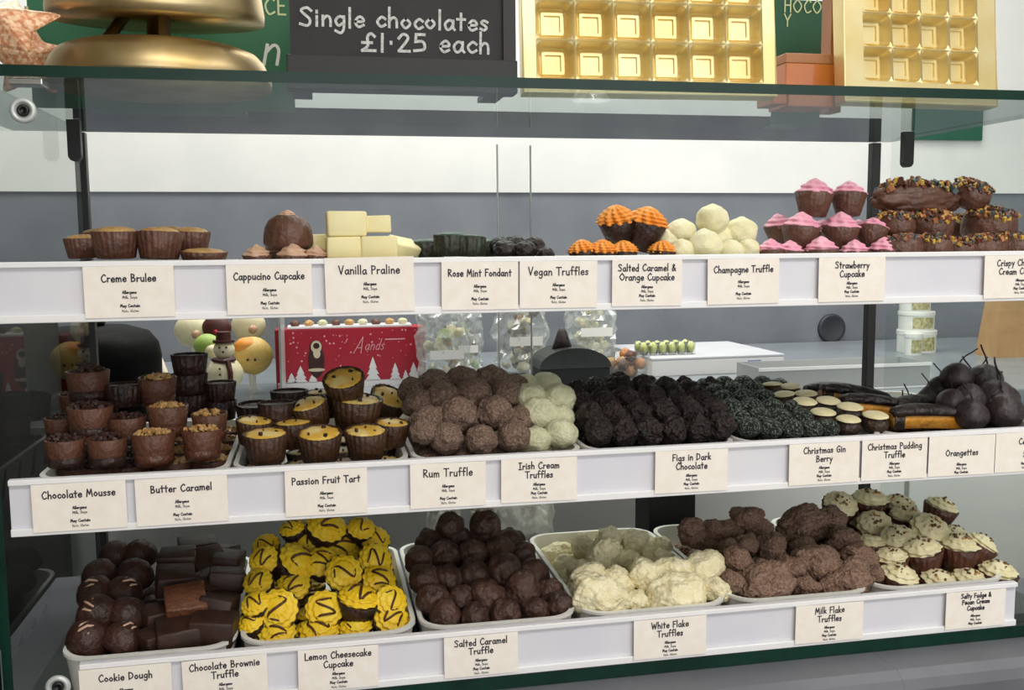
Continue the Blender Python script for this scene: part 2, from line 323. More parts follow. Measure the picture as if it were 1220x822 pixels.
# ---------------------------------------------------------------- price cards
CARDS = [
 [(100, 208, 'Creme Brulee', 0), (270, 372, 'Cappucino Cupcake', 0), (388, 494, 'Vanilla Praline', 1), (526, 617, 'Rose Mint Fondant', 0), (619, 711, 'Vegan Truffles', 0),
  (729, 812, 'Salted Caramel &/Orange Cupcake', 0), (843, 928, 'Champagne Truffle', 0), (975, 1054, 'Strawberry/Cupcake', 0), (1172, 1258, 'Crispy Chocolate/Cream Cupcake', 0)],
 [(38, 151, 'Chocolate Mousse', 0), (162, 272, 'Butter Caramel', 0), (340, 438, 'Passion Fruit Tart', 0), (489, 579, 'Rum Truffle', 0), (597, 687, 'Irish Cream/Truffles', 0), (780, 866, 'Figs in Dark/Chocolate', 0),
  (939, 1022, 'Christmas Gin/Berry', 0), (1025, 1102, 'Christmas Pudding/Truffle', 0), (1104, 1182, 'Orangettes', -1), (1183, 1260, 'Cerises', 0)],
 [(92, 203, 'Cookie Dough', 0), (216, 318, 'Chocolate Brownie/Truffle', 0), (354, 450, 'Lemon Cheesecake/Cupcake', 0), (529, 617, 'Salted Caramel/Truffle', 0), (755, 841, 'White Flake/Truffles', 0),
  (947, 1027, 'Milk Flake/Truffles', 0), (1125, 1195, 'Salty Fudge &/Pecan Cream/Cupcake', 0)]]
YC = .8955
for k, row in enumerate(CARDS):
    zt, zb = RAIL[k][0]+CZ, RAIL[k][1]+CZ
    for a, b, t, tall in row:
        ya = 345 if k == 0 else (600 if k == 1 else 770)
        x0, x1 = at(a, ya, YC).x, at(b, ya, YC).x
        z1 = zt+(.001 if tall == 1 else -.0045); z0 = zb+.0035
        cx = (x0+x1)/2; tilt = random.uniform(-.012, .012)
        cd = tag(MB().box((x0-cx, -.0005, 0), (x1-cx, 0, z1-z0)).build('price_card', 'card'), 'cream price card reading %s on the %s shelf rail' % (t.replace('/', ' '), SHN[k]), 'price card', 'price cards on the shelf rails')
        cd.location = (cx, YC+.0002, z0); cd.rotation_euler = (0, tilt, 0)
        lines = t.split('/'); h = .0068 if len(lines) < 3 else .0052; wd = x1-x0
        zz = (z1-z0)*(.70 if len(lines) == 1 else .76 if len(lines) == 2 else .82); m = MB()
        if tall == -1: zz = (z1-z0)*.5
        big = 1.15 if t in ('Vanilla Praline', 'Vegan Truffles', 'Rum Truffle') else 1
        for i, l in enumerate(lines):
            s = min(1.0*big, wd*.84/(text_w(l)*h))
            write(m, l, 0, zz-i*h*1.32, h*big, .0011, -.0007, .03, sx=s/big)
        m.build('title', 'ink', cd)
        zz -= (len(lines)-1)*h*1.32+.0105-(.003 if len(lines) > 1 else 0); m = MB()
        sm = [('Allergens', .0026, .00062), ('Milk, Soya', .0024, .0004), ('', 0, 0), ('May Contain', .0026, .00062), ('Nuts, Gluten', .0022, .0003)]
        if zz < .018: sm = [q for q in sm if q[0]]
        for s, hh, ww in sm:
            if s and zz > .0015: write(m, s, 0, zz, hh, ww, -.0007)
            zz -= .0043 if s else .0032
        m.build('small_print', 'ink', cd)

# ---------------------------------------------------------------- tubs
def rrect(hx, hy, r, n=6):
    out = []
    for cx, cy, a0 in ((hx-r, hy-r, 0), (-hx+r, hy-r, 90), (-hx+r, -hy+r, 180), (hx-r, -hy+r, 270)):
        out += [(cx+r*math.cos(math.radians(a0+90*i/n)), cy+r*math.sin(math.radians(a0+90*i/n))) for i in range(n+1)]
    return out
def tub_mesh(hx, hy, h):
    loops = [(hx-.007, hy-.007, .022, 0), (hx-.002, hy-.002, .028, h-.003), (hx, hy, .03, h-.003), (hx, hy, .03, h), (hx-.0045, hy-.0045, .027, h), (hx-.005, hy-.005, .026, h-.003), (hx-.010, hy-.010, .02, .003)]
    v = []; f = []
    for a, b, r, z in loops: v += [(x, y, z) for x, y in rrect(a, b, r)]
    n = len(v)//len(loops)
    f += [(i*n+k, i*n+(k+1) % n, (i+1)*n+(k+1) % n, (i+1)*n+k) for i in range(len(loops)-1) for k in range(n)]
    f += [tuple(range(n-1, -1, -1)), tuple((len(loops)-1)*n+k for k in range(n))]
    return MB().add(v, f)
TUBX = [[-.252, -.086, .084, .256, .428, .600, .795], [-.256, -.0845, .085, .260, .426, .5955, .79], [-.245, -.084, .089, .2535, .4185, .585, .752]]
TUBH = [.033, .036, .0385]
TUBN = [['creme brulee cups', 'cappuccino cupcakes and vanilla pralines', 'mint fondants and vegan truffles', 'orange cupcakes and champagne truffles', 'strawberry cupcakes', 'crispy chocolate cakes'],
        ['chocolate mousse and butter caramel cups', 'passion fruit tarts', 'rum and Irish cream truffles', 'dark chocolate figs', 'sprinkled berry and pudding truffles', 'orangettes and cherries'],
        ['cookie dough domes and brownie blocks', 'yellow lemon cupcakes', 'salted caramel truffles', 'white flake truffles', 'milk flake truffles', 'salty fudge cupcakes']]
YT0, YT1 = .912, 1.19
for k in range(3):
    for i in range(6):
        x0, x1 = TUBX[k][i]+.0015, TUBX[k][i+1]-.0015
        o = tub_mesh((x1-x0)/2, (YT1-YT0)/2, TUBH[k]).build('plastic_tub', 'white_plastic', smooth=False)
        for p in o.data.polygons: p.use_smooth = len(p.vertices) == 4
        o.data.set_sharp_from_angle(angle=math.radians(40))
        o.location = ((x0+x1)/2, (YT0+YT1)/2, FLOORZ[k]+.0004)
        tag(o, 'white plastic tub of %s on the %s shelf' % (TUBN[k][i], SHN[k]), 'tub', 'white tubs on the shelves')
# ---------------------------------------------------------------- the sweets: one mesh of each part, shared by all copies
smat('creme_top', 'c39c64', .45, 'a5793f', 40, bump=.2); smat('beige_cream', 'd2ab90', .5, 'c39a7d', 60, sss=.1); smat('ivory', 'efe3b0', .5, 'e8daa0', 20, sss=.1)
smat('mint_green', '1f3d30', .4, '2b4a3a', 40); smat('black_choc', '1b1312', .45, '2a1d1a', 60, bump=.3); smat('orange_cream', 'ef932e', .5, 'f6ab4e', 60, sss=.1)
smat('champ', 'efe8c4', .6, 'e4dcae', 50, bump=.15, bscale=300, sss=.1); smat('pink_cream', 'ea9bb3', .5, 'f2b6c6', 50, sss=.1)
smat('rum', '543c30', .8, '99806f', 430, bump=.4, bscale=330, lo=.3, hi=.72); smat('irish', 'd6d4b2', .65, 'c3c29d', 90, bump=.3, bscale=300)
smat('fig', '17100e', .6, '2c1d18', 60, bump=.6, bscale=120); smat('gin', '1a1e18', .55, '8a9a8c', 300, bump=.6, bscale=300, lo=.5, hi=.66); smat('mint_cup', '2b241a', .45, '2c3626', 60, bump=.2); smat('bitter_choc', '3a2415', .45, '4a2f1c', 60, bump=.2); smat('pudding', '2c1c14', .45, '45301f', 80, bump=.3)
smat('icing_cream', 'e9deb4', .5, 'dccf9e', 60); smat('orange_peel', 'd08a24', .45, 'dd9f3c', 60, bump=.3, sss=.1); smat('cherry', '2b2224', .42, '3a2f30', 50, bump=.15)
smat('dough', '2c1610', .5, '44241a', 40, bump=.2); smat('drizzle', 'c9a58c', .45); smat('brownie', '3a2117', .55, '2b1710', 70, bump=.06); smat('brownie_milk', '6a4029', .5, '5d3722', 60, bump=.2)
smat('lemon', 'f0c418', .5, 'f6d43a', 50, sss=.1); smat('caramel', '35211a', .55, '4e3328', 50, bump=.25); smat('white_flake', 'f6ecc8', .7, 'ecdfb2', 160, bump=.28, bscale=330, sss=.1)
smat('milk_flake', '755847', .8, '9c7e6b', 420, bump=.5, bscale=420); smat('fudge_cream', 'e9dfb9', .5, 'dbcf9f', 70); smat('crumb', '735332', .6, '5a3f24', 90); smat('nut', 'c4a06c', .6, 'b5803f', 60)
smat('yolk', 'dfb044', .4, 'efd48c', 60, sss=.1, lo=.4, hi=.6); smat('crumb_dark', '3a2019', .6); smat('bit_teal', '4c5f60', .5); smat('bit_yellow', 'd0a548', .5); smat('bit_red', '84452f', .5); smat('bit_orange', 'b57a48', .5)

def cup(rb=.39, h=.6, n=20, amp=.03, rt=.5, wall=.05, sink=.05):
    seg = n*4 if amp else 40
    prof = [(0, 0), (rb*.96, 0), (rb, .015), ((rb+rt)/2, h*.5), (rt, h-.01), (rt-.012, h), (rt-wall, h), (rt-wall-.01, h-sink), (0, h-sink)]
    return MB().lathe(prof, seg, (lambda th, t: 1+amp*math.cos(n*th)*min(1, 3*t)) if amp else None)
def swirl(R=.46, h=.4, z=.56, lobes=8, turns=2.6, amp=.07, point=.8):
    prof = []; N = 22
    for i in range(N+1):
        t = i/N; prof.append((R*(1-t)**point*(1+.12*math.sin(math.pi*t)) if i < N else 0, z+h*t))
    def mod(th, t): return 1+amp*math.cos(lobes*th+5*t)+.09*math.sin(turns*2*math.pi*t+th)
    return MB().lathe([(R*.9, z-.05)]+prof, lobes*6, mod)
def bits(n, R, z, h, size, mats=1, seed=1, flat=False):
    rnd = random.Random(seed); m = MB()
    for i in range(n):
        a = rnd.uniform(0, 6.283); r = R*math.sqrt(rnd.random()); zz = z+(h*(1-(r/R)**2) if not flat else 0)+rnd.uniform(-.01, .02)
        M = Matrix.Translation((r*math.cos(a), r*math.sin(a), zz))@Euler((rnd.uniform(0, 3), rnd.uniform(0, 3), rnd.uniform(0, 3))).to_matrix().to_4x4()
        s = size*rnd.uniform(.6, 1.3); b = MB().box((-s, -s*.7, -s*.5), (s, s*.7, s*.5)); m.add([M@Vector(v) for v in b.v], b.f, rnd.randrange(mats) if mats > 1 else 0)
    return m
def disc(R, z, dome=.04, n=32, wob=0):
    return MB().lathe([(R, z-.03), (R, z), (R*.8, z+dome*.6), (R*.4, z+dome*.95), (0, z+dome)], n, (lambda th, t: 1+wob*math.cos(9*th)) if wob else None)
def block(x, y, z, seed=0, j=.03, r=.05):
    rnd = random.Random(seed); xs = [-x/2, -x/2+r, x/2-r, x/2]; ys = [-y/2, -y/2+r, y/2-r, y/2]; zs = [0, r, z-r, z]
    idx = {}; v = []; f = []
    jt = {(a, b, c): [rnd.uniform(-j, j) for _ in range(3)] for a in (0, 1) for b in (0, 1) for c in (0, 1)}
    def p(i, k, l):
        if (i, k, l) not in idx:
            e = (i in (0, 3))+(k in (0, 3))+(l in (0, 3)); q = [xs[i], ys[k], zs[l]]
            if e >= 2:
                s = r*(.3 if e == 2 else .42)
                if i in (0, 3): q[0] -= math.copysign(s, q[0])
                if k in (0, 3): q[1] -= math.copysign(s, q[1])
                if l in (0, 3): q[2] += s if l == 0 else -s
            o = jt[(i > 1, k > 1, l > 1)]; idx[(i, k, l)] = len(v); v.append(tuple(q[d]+o[d]*(0 if d == 2 and l < 2 else 1) for d in range(3)))
        return idx[(i, k, l)]
    R3 = range(3)
    for a in R3:
        for b in R3:
            f += [(p(a, b, 0), p(a, b+1, 0), p(a+1, b+1, 0), p(a+1, b, 0)), (p(a, b, 3), p(a+1, b, 3), p(a+1, b+1, 3), p(a, b+1, 3)),
                  (p(a, 0, b), p(a+1, 0, b), p(a+1, 0, b+1), p(a, 0, b+1)), (p(a, 3, b), p(a, 3, b+1), p(a+1, 3, b+1), p(a+1, 3, b)),
                  (p(0, a, b), p(0, a, b+1), p(0, a+1, b+1), p(0, a+1, b)), (p(3, a, b), p(3, a+1, b), p(3, a+1, b+1), p(3, a, b+1))]
    return MB().add(v, f)
def zigzag(R, z, h, r, n=7, seed=0, shape=2, amp=.75):
    rnd = random.Random(seed); pts = []
    for i in range(n*6+1):
        t = i/(n*6); y = (t*2-1)*R*.85; w = math.sqrt(max(0, R*R-y*y))*amp; x = w*math.sin(t*n*math.pi+seed)+rnd.uniform(-.01, .01)
        q = min(1, math.hypot(x, y)/R); pts.append((x, y, z+h*(1-q**shape)))
    return MB().tube(pts, r, 5)
def M_(mb, name, mats, smooth=True): return mb.mesh(name, mats, smooth)
def single(name, mbs, m): return [[(None, M_(b, name, m))] for b in mbs]

KIND = {}      # kind -> (object name, category, height of the mesh in its own unit, variants); a variant lists (part, mesh)
def kind(key, name, cat, h, variants): KIND[key] = (name, cat, h, variants)
kind('creme', 'creme_brulee_cup', 'chocolate', .62, [[('cup', M_(cup(.4, .6, 22, .03), 'cup', 'milk_choc')), ('caramel_top', M_(disc(.455, .585, .12), 'caramel_top', 'creme_top'))]])
kind('cremelid', 'creme_brulee_cup', 'chocolate', .26, [[('cup', M_(cup(.45, .2, 22, .03, .5, .05, .03), 'cup', 'milk_choc')), ('caramel_top', M_(disc(.455, .19, .07), 'caramel_top', 'creme_top'))]])
kind('capp', 'cappuccino_cupcake', 'chocolate', .9, [[('cup', M_(cup(.33, .5, 18, .03), 'cup', 'milk_choc')), ('icing', M_(swirl(.46, .38, .49, 6), 'icing', 'beige_cream'))]])
kind('dome', 'chocolate_dome', 'chocolate', .77, [[('shell', M_(MB().lathe([(0, .12), (.3, .1), (.46, .02), (.5, .08), (.495, .24), (.46, .42), (.38, .56), (.22, .66), (0, .69)], 72, lambda th, t: 1+.03*math.cos(18*th)*(1-t)), 'shell', 'milk_choc')),
     ('icing', M_(swirl(.16, .1, .67, 6), 'icing', 'beige_cream'))]])
kind('praline', 'vanilla_praline', 'chocolate', .64, [[(None, M_(block(1, .8, .64, s, .012, .06), 'vanilla_praline', 'ivory'))] for s in (1, 2, 3)])
kind('mint', 'mint_fondant', 'chocolate', .66, [[('cup', M_(cup(.46, .62, 15, .05), 'cup', 'mint_cup')), ('mint_top', M_(disc(.49, .61, .09, 60, .03), 'mint_top', 'mint_green'))]])
kind('vegan', 'vegan_truffle', 'chocolate', .9, single('vegan_truffle', [lump(3, .16, 2.2, .05, 7, s, (1, 1, .85)) for s in (1, 2)], 'black_choc'))
kind('orange', 'orange_cupcake', 'chocolate', 1.1, [[('cup', M_(cup(.27, .68, 0, 0), 'cup', 'dark_choc')), ('icing', M_(swirl(.46, .42, .66, 11, 5.2, .16, .55), 'icing', 'orange_cream'))]])
kind('champ', 'champagne_truffle', 'chocolate', .95, single('champagne_truffle', [lump(3, .12, 1.7, .035, 5, s, (1, 1, .95), None, 0, True) for s in (1, 2, 3)], 'champ'))
kind('straw', 'strawberry_cupcake', 'chocolate', 1.0, [[('cup', M_(cup(.33, .62, 24, .012), 'cup', 'milk_choc')), ('icing', M_(swirl(.46, .4, .6, 7, 3, .08, .75), 'icing', 'pink_cream'))]])
def shifted(ms, xs, drop=0):
    m = MB()
    for q, x in zip(ms, xs):
        n = len(m.v); m.v += [(p[0]+x, p[1], p[2]-drop*(p[0]+x)**2-1.2*p[1]**2) for p in q.v]; m.f += [tuple(i+n for i in f) for f in q.f]; m.mi += q.mi
    return m
CR = ['milk_choc', 'bit_teal', 'bit_yellow', 'bit_orange', 'bit_red', 'mid_choc']
kind('crispy', 'crispy_cake', 'chocolate', .72, [[('cup', M_(MB().lathe([(0, 0), (.4, 0), (.48, .1), (.5, .3), (.46, .5), (.3, .58), (0, .6)], 40, lambda th, t: 1+.04*math.sin(3*th+s)+.02*math.cos(17*th)), 'cup', 'milk_choc')),
     ('crispy_topping', M_(bits(150, .46, .52, .11, .045, 6, s), 'crispy_topping', CR, False))] for s in (1, 2, 3)])
kind('slab', 'crispy_slab', 'chocolate', .36, [[('slab', M_(MB().add([(x, y, z+.14) for x, y, z in lump(4, .12, 3, .05, 7, 3, (1, .36, .34), -.13).v], ico(4)[1]), 'slab', 'milk_choc')),
     ('crispy_topping', M_(shifted([bits(60, .15, .3, .05, .024, 6, 5+k) for k in range(3)], (-.28, 0, .28), .42), 'crispy_topping', CR, False))]])
kind('mousse', 'mousse_cup', 'chocolate', .85, [[('cup', M_(cup(.42, .7, 0, 0), 'cup', 'pale_choc')), ('cup_base', M_(MB().lathe([(0, -.005), (.425, -.005), (.452, .25), (.44, .25), (0, .24)], 40), 'cup_base', 'dark_choc')), ('curls', M_(bits(46, .42, .67, .1, .055, 1, s), 'curls', 'crumb_dark', False))] for s in (1, 2)])
kind('butter', 'caramel_cup', 'chocolate', .85, [[('cup', M_(cup(.42, .75, 0, 0), 'cup', 'pale_choc')), ('cup_base', M_(MB().lathe([(0, -.005), (.425, -.005), (.452, .26), (.44, .26), (0, .25)], 40), 'cup_base', 'mid_choc')), ('nut_topping', M_(bits(40, .4, .72, .05, .055, 2, s), 'nut_topping', ['nut', 'creme_top'], False))] for s in (1, 2)])
kind('darkcup', 'dark_chocolate_cup', 'chocolate', .6, [[(None, M_(cup(.42, .6, 20, .03), 'dark_chocolate_cup', 'dark_choc'))]])
kind('passion', 'passion_fruit_tart', 'chocolate', .72, [[('cup', M_(cup(.38, .66, 24, .028), 'cup', 'bitter_choc')), ('filling', M_(disc(.44, .635, .05, 72, .05), 'filling', 'yolk')), ('chocolate_flake', M_(bits(3, .28, .68, .03, .05, 1, s), 'chocolate_flake', 'dark_choc', False))] for s in (1, 2)])
kind('rum', 'rum_truffle', 'chocolate', .92, single('rum_truffle', [lump(4, .16, 1.8, .05, 5, s, (1, .96, .9)) for s in (1, 2, 3)], 'rum'))
kind('irish', 'irish_cream_truffle', 'chocolate', .92, single('irish_cream_truffle', [lump(3, .12, 1.8, .05, 6, s+5, (1, 1, .9)) for s in (1, 2, 3)], 'irish'))
kind('fig', 'chocolate_fig', 'chocolate', .95, single('chocolate_fig', [lump(4, .22, 1.6, .09, 4.5, s+9, (1, .95, .92), None, .22, True) for s in (1, 2, 3)], 'fig'))
kind('gin', 'berry_truffle', 'chocolate', .9, single('berry_truffle', [lump(3, .08, 1.8, .05, 9, s+13, (1, 1, .9)) for s in (1, 2)], 'gin'))
kind('pud', 'pudding_truffle', 'chocolate', .9, [[('truffle', M_(lump(3, .06, 1.5, 0, 3, 17, (1, 1, .8)), 'truffle', 'pudding')), ('icing_cap', M_(MB().add([(p[0], p[1], p[2]) for p in lump(3, .05, 2, .0, 3, 19, (.95, .95, .3), .0).v], lump(3, .05, 2, 0, 3, 19, (.95, .95, .3), .0).f), 'icing_cap', 'icing_cream'))]])
KIND['pud'][3][0][0][1].transform(Matrix.Translation((0, 0, .42))); KIND['pud'][3][0][1][1].transform(Matrix.Translation((0, 0, .74)))
def wedge(L, w, h, a0=0, a1=1, k=1.0):
    m = MB(); N = 14; v = []
    for i in range(N+1):
        t = a0+(a1-a0)*i/N; x = (t-.5)*L; b = .1*L*(1-(2*t-1)**2); e_ = math.sin(math.pi*min(max(t, .04), .96))**.35; ww = w*(.25+.75*e_)*k; hh = h*(.4+.6*e_)*k
        v += [(x, -ww/2+b, -hh*.5*(k-1)), (x, ww/2+b, -hh*.5*(k-1)), (x, ww*.42+b, hh*.8), (x, 0+b, hh), (x, -ww*.42+b, hh*.8)]
    f = [(i*5+j, i*5+(j+1) % 5, (i+1)*5+(j+1) % 5, (i+1)*5+j) for i in range(N) for j in range(5)]+[(4, 3, 2, 1, 0), tuple(N*5+j for j in range(5))]
    return m.add(v, f)
kind('orangette', 'orangette', 'chocolate', .28, [[('orange_peel', M_(wedge(1, .3, .25), 'orange_peel', 'orange_peel')), ('chocolate_coat', M_(MB().add([(x, y, z+.175) for x, y, z in wedge(1, .31, .12, 0, .94).v], wedge(1, .31, .12, 0, .94).f).add(wedge(1, .3, .24, 0, .16, 1.08).v, wedge(1, .3, .24, 0, .16, 1.08).f), 'chocolate_coat', 'black_choc'))]])
def stem(s):
    a = .35*s; return MB().tube([(0, 0, .44), (a*.1, .02, .56), (a*.35, .03, .72), (a*.75, .02, .88), (a, 0, 1.0)], .026, 6)
kind('cherry', 'chocolate_cherry', 'chocolate', .95, [[('cherry', M_(lump(3, .07, 1.4, .01, 4, s+20, (1, 1, .92), None, .15), 'cherry', 'cherry')), ('stem', M_(stem(s), 'stem', 'black_choc'))] for s in (-1, 1, 1.6)])
for v_ in KIND['cherry'][3]:
    for _p, m_ in v_: m_.transform(Matrix.Translation((0, 0, .46)))
kind('dough', 'cookie_dough_dome', 'chocolate', .62, [[('dome', M_(MB().lathe([(0, 0), (.48, 0), (.5, .04), (.47, .22), (.38, .42), (.24, .55), (.1, .6), (0, .61)], 40, lambda th, t: 1+.05*math.sin(3*th+s)+.03*math.sin(5*th+9*t)), 'dome', 'dough')),
     ('drizzle', M_(zigzag(.42, .08, .565, .03, 5, s), 'drizzle', 'drizzle'))] for s in (1, 2)])
kind('plaindome', 'cookie_dough_dome', 'chocolate', .62, [[(None, M_(MB().lathe([(0, 0), (.48, 0), (.5, .04), (.47, .22), (.38, .42), (.24, .55), (.1, .6), (0, .61)], 40, lambda th, t: 1+.03*math.sin(3*th)), 'cookie_dough_dome', 'dough'))]])
kind('brownie', 'brownie_block', 'chocolate', .6, [[(None, M_(block(1, .85, .6, s, .04, .05), 'brownie_block', 'brownie'))] for s in (1, 2, 3)])
kind('milkbrownie', 'brownie_block', 'chocolate', .8, [[('block', M_(block(1, .85, .8, 5, .03, .05), 'block', 'brownie_milk')), ('caramel_layer', M_(block(1.02, .87, .3, 6, .01, .05), 'caramel_layer', 'pale_choc'))]])
kind('lemon', 'lemon_cupcake', 'chocolate', .98, [[('cup', M_(cup(.34, .6, 24, .012), 'cup', 'dark_choc')), ('icing', M_(swirl(.455, .27, .6, 13, 3.1, .05, .5), 'icing', 'lemon')), ('drizzle', M_(zigzag(.36, .64, .255, .033, 2+s%2, s*1.7, 2.6), 'drizzle', 'mid_choc'))] for s in (1, 2, 3)])
kind('caramel', 'salted_caramel_truffle', 'chocolate', .95, single('salted_caramel_truffle', [lump(4, .16, 1.7, .05, 4, s+30, (1, .95, .95), None, t) for s, t in ((1, .05), (2, .0), (3, .3), (4, 0))], 'caramel'))
kind('wflake', 'white_flake_truffle', 'chocolate', .8, single('white_flake_truffle', [lump(4, .24, 1.6, .09, 7, s+40, (1, .72, .74)) for s in (1, 2, 3)], 'white_flake'))
kind('mflake', 'milk_flake_truffle', 'chocolate', .8, single('milk_flake_truffle', [lump(4, .26, 1.7, .1, 9, s+50, (1, .8, .75)) for s in (1, 2, 3, 4)], 'milk_flake'))
kind('salty', 'fudge_cupcake', 'chocolate', .9, [[('cup', M_(cup(.36, .58, 20, .03), 'cup', 'mid_choc')), ('icing', M_(swirl(.45, .27, .58, 11, 2.4, .05, .5), 'icing', 'fudge_cream')), ('pecan_crumb', M_(bits(18, .32, .68, .17, .04, 2, s), 'pecan_crumb', ['crumb', 'nut'], False))] for s in (1, 2)])

ORD = ['first', 'second', 'third', 'fourth', 'fifth', 'sixth', 'seventh', 'eighth', 'ninth', 'tenth', 'eleventh', 'twelfth']
_n = [0]
def sweet(key, p, size, label, group, rot=(0, 0, None), centre=True):
    name, cat, h, vs = KIND[key]; _n[0] += 1; var = vs[_n[0] % len(vs)]
    e = Euler((math.radians(rot[0]), math.radians(rot[1]), math.radians(rot[2]) if rot[2] is not None else random.uniform(0, 6.28)), 'XYZ')
    if rot[2] is None:                               # spin about its own axis first, then tilt
        R3 = Euler((math.radians(rot[0]), math.radians(rot[1]), 0)).to_matrix() @ Matrix.Rotation(e.z, 3, 'Z'); e = R3.to_euler()
    if var[0][0] is None and key in LUMPS:
        o = ob(name, var[0][1]); o.location = p; o.rotation_euler = e; o.scale = (size,)*3; return tag(o, label, cat, group)
    base = Vector(p)-e.to_matrix()@Vector((0, 0, h*size/2)) if centre else Vector(p)
    if var[0][0] is None:
        o = ob(name, var[0][1]); o.location = base; o.rotation_euler = e; o.scale = (size,)*3; return tag(o, label, cat, group)
    o = thing(name, base, label, cat, group, e, size)
    for part, me in var: ob(part, me, o)
    return o
LUMPS = {'vegan', 'champ', 'rum', 'irish', 'fig', 'gin', 'caramel', 'wflake', 'mflake'}
LOG = []
def heap(desc, group, where, rows, default):
    """rows: (name of the row, distance y, items); an item is (px, py, width in px[, kind[, tilt x, tilt y[, spin]]])"""
    for rn, y, items in rows:
        items = sorted(items, key=lambda q: q[0])
        for i, it in enumerate(items):
            key = it[3] if len(it) > 3 and it[3] else default
            rx = it[4] if len(it) > 4 else random.uniform(-7, 7); ry = it[5] if len(it) > 5 else random.uniform(-7, 7); rz = it[6] if len(it) > 6 else None
            y_ = y+.006; p = at(it[0], it[1], y_); size = it[2]*(p-CAM.matrix_world.translation).dot(_f)/FPX
            if p.x > .6: p.x = min(p.x, .797-size*.5)
            d = desc[key] if isinstance(desc, dict) else desc
            if len(items) == 1: lab = '%s, alone in %s row of %s' % (d, rn, where)
            else: lab = '%s, %s from left in %s row of %s' % (d, ORD[i], rn, where)
            LOG.append((group, rn, it[0], it[1], round(p.x, 3), round(p.z-CZ, 3)))
            sweet(key, p, size, lab, group, (rx, ry, rz))
def under(key, n, x0, x1, y0, y1, z, size, label, group, rot=(0, 0, None)):
    nx, ny = n
    for i in range(nx):
        for j in range(ny):
            sweet(key, (x0+(x1-x0)*(i+.5)/nx, y0+(y1-y0)*(j+.5)/ny, z+size*KIND[key][2]/2), size, label, group, rot)
# ---------------------------------------------------------------- top shelf
F1, F2, F3 = [z+.0036 for z in FLOORZ]
heap('fluted creme brulee cup', 'creme brulee cups', 'creme brulee tub', [
  ('front', .945, [(138, 291, 54, None, 2, 0), (190, 292, 54, None, -2, 2)]), ('second', .985, [(98, 295, 40), (228, 288, 44, None, 3, 3)]), ('back', 1.06, [(118, 288, 40), (201, 287, 44)])], 'creme')
heap('flat fallen creme brulee cup', 'creme brulee cups', 'creme brulee tub', [('lowest front', .95, [(243, 303, 54, None, 4, 2)])], 'cremelid')
under('creme', (3, 2), -.235, -.1, .93, 1.06, F1, .042, 'fluted creme brulee cup in the lower layer of its tub', 'creme brulee cups below')
heap({'capp': 'milk chocolate cup with beige piped icing', 'dome': 'large scalloped milk chocolate dome'}, 'cappuccino cupcakes', 'cappuccino tub', [
  ('front', .945, [(306, 305, 34, 'capp', 4, 0), (349, 307, 42, 'capp', 0, 0), (377, 306, 34, 'capp', 0, 5)]), ('second', .985, [(326, 302, 34, 'capp', 0, 0), (364, 303, 34, 'capp', 0, 0)]), ('upper', .965, [(343, 272, 58, 'dome', 6, 0)])], 'capp')
heap('ivory vanilla praline block', 'vanilla praline blocks', 'stack', [
  ('lower', .945, [(409, 295, 40, None, 0, 0, 3), (452, 295, 42, None, 0, 0, -4)]), ('upper', .95, [(412, 267, 46, None, 0, 0, 3), (450, 267, 31, None, 0, 0, -3)]), ('rear', .985, [(386, 292, 40, None, 0, 0, 20), (479, 297, 34, None, 30, 10, 30)])], 'praline')
under('praline', (2, 2), .0, .075, .925, .995, F1, .036, 'ivory vanilla praline block in the lower layer of the stack', 'vanilla praline blocks below', (0, 0, 2))
heap('dark green topped ribbed fondant', 'mint fondants', 'mint tub', [('front', .95, [(537, 291, 40, None, 3, 0), (560, 293, 37, None, -3, 2)]), ('second', 1.0, [(508, 300, 42), (575, 298, 36)])], 'mint')
under('mint', (2, 2), .1, .16, .93, 1.02, F1, .036, 'dark green topped ribbed fondant in the lower layer of its tub', 'mint fondants below')
heap('black vegan truffle', 'vegan truffles', 'vegan tub', [('front', .945, [(601, 298, 28), (625, 299, 28), (650, 304, 22)]), ('second', .985, [(596, 293, 26), (613, 292, 27), (636, 293, 27)])], 'vegan')
under('vegan', (3, 2), .175, .25, .93, 1.01, F1, .03, 'black vegan truffle in the lower layer of its tub', 'vegan truffles below')
heap('chocolate cup with orange piped icing', 'orange cupcakes', 'orange tub', [
  ('front', .94, [(694, 303, 34, None, 0, -6), (718, 304, 36, None, 3, 0), (743, 304, 34, None, 0, 0), (789, 304, 34, None, 0, 4)]),
  ('upper', .968, [(735, 268, 46, None, 10, -10), (769, 272, 50, None, 8, 10)])], 'orange')
heap('pale cream champagne truffle', 'champagne truffles', 'champagne heap', [
  ('front', .94, [(812, 299, 30), (840, 292, 40), (870, 301, 34), (892, 297, 26)]), ('second', .975, [(812, 278, 36), (883, 277, 38), (796, 288, 30), (857, 285, 32)]), ('topmost', .97, [(849, 262, 39)])], 'champ')
under('champ', (3, 3), .345, .42, .93, 1.03, F1, .033, 'pale cream champagne truffle in the lower layer of its tub', 'champagne truffles below')
heap('milk chocolate cup with pink piped icing', 'strawberry cupcakes', 'strawberry tub', [
  ('front', .94, [(918, 301, 34, None, 0, 0), (941, 303, 34, None, 0, 0), (978, 302, 42, None, 0, 0), (1018, 303, 36, None, 0, 0), (1053, 301, 38, None, 0, 0)]),
  ('second', .968, [(954, 275, 46, None, 0, 4), (1001, 275, 46, None, 4, 0), (1039, 277, 38, None, -12, 14)]), ('third', 1.02, [(928, 272, 36, None, 0, -10), (978, 280, 38), (1022, 280, 38)]),
  ('topmost', .985, [(970, 235, 46, None, -2, 4), (1011, 236, 42, None, -6, 4)])], 'straw')
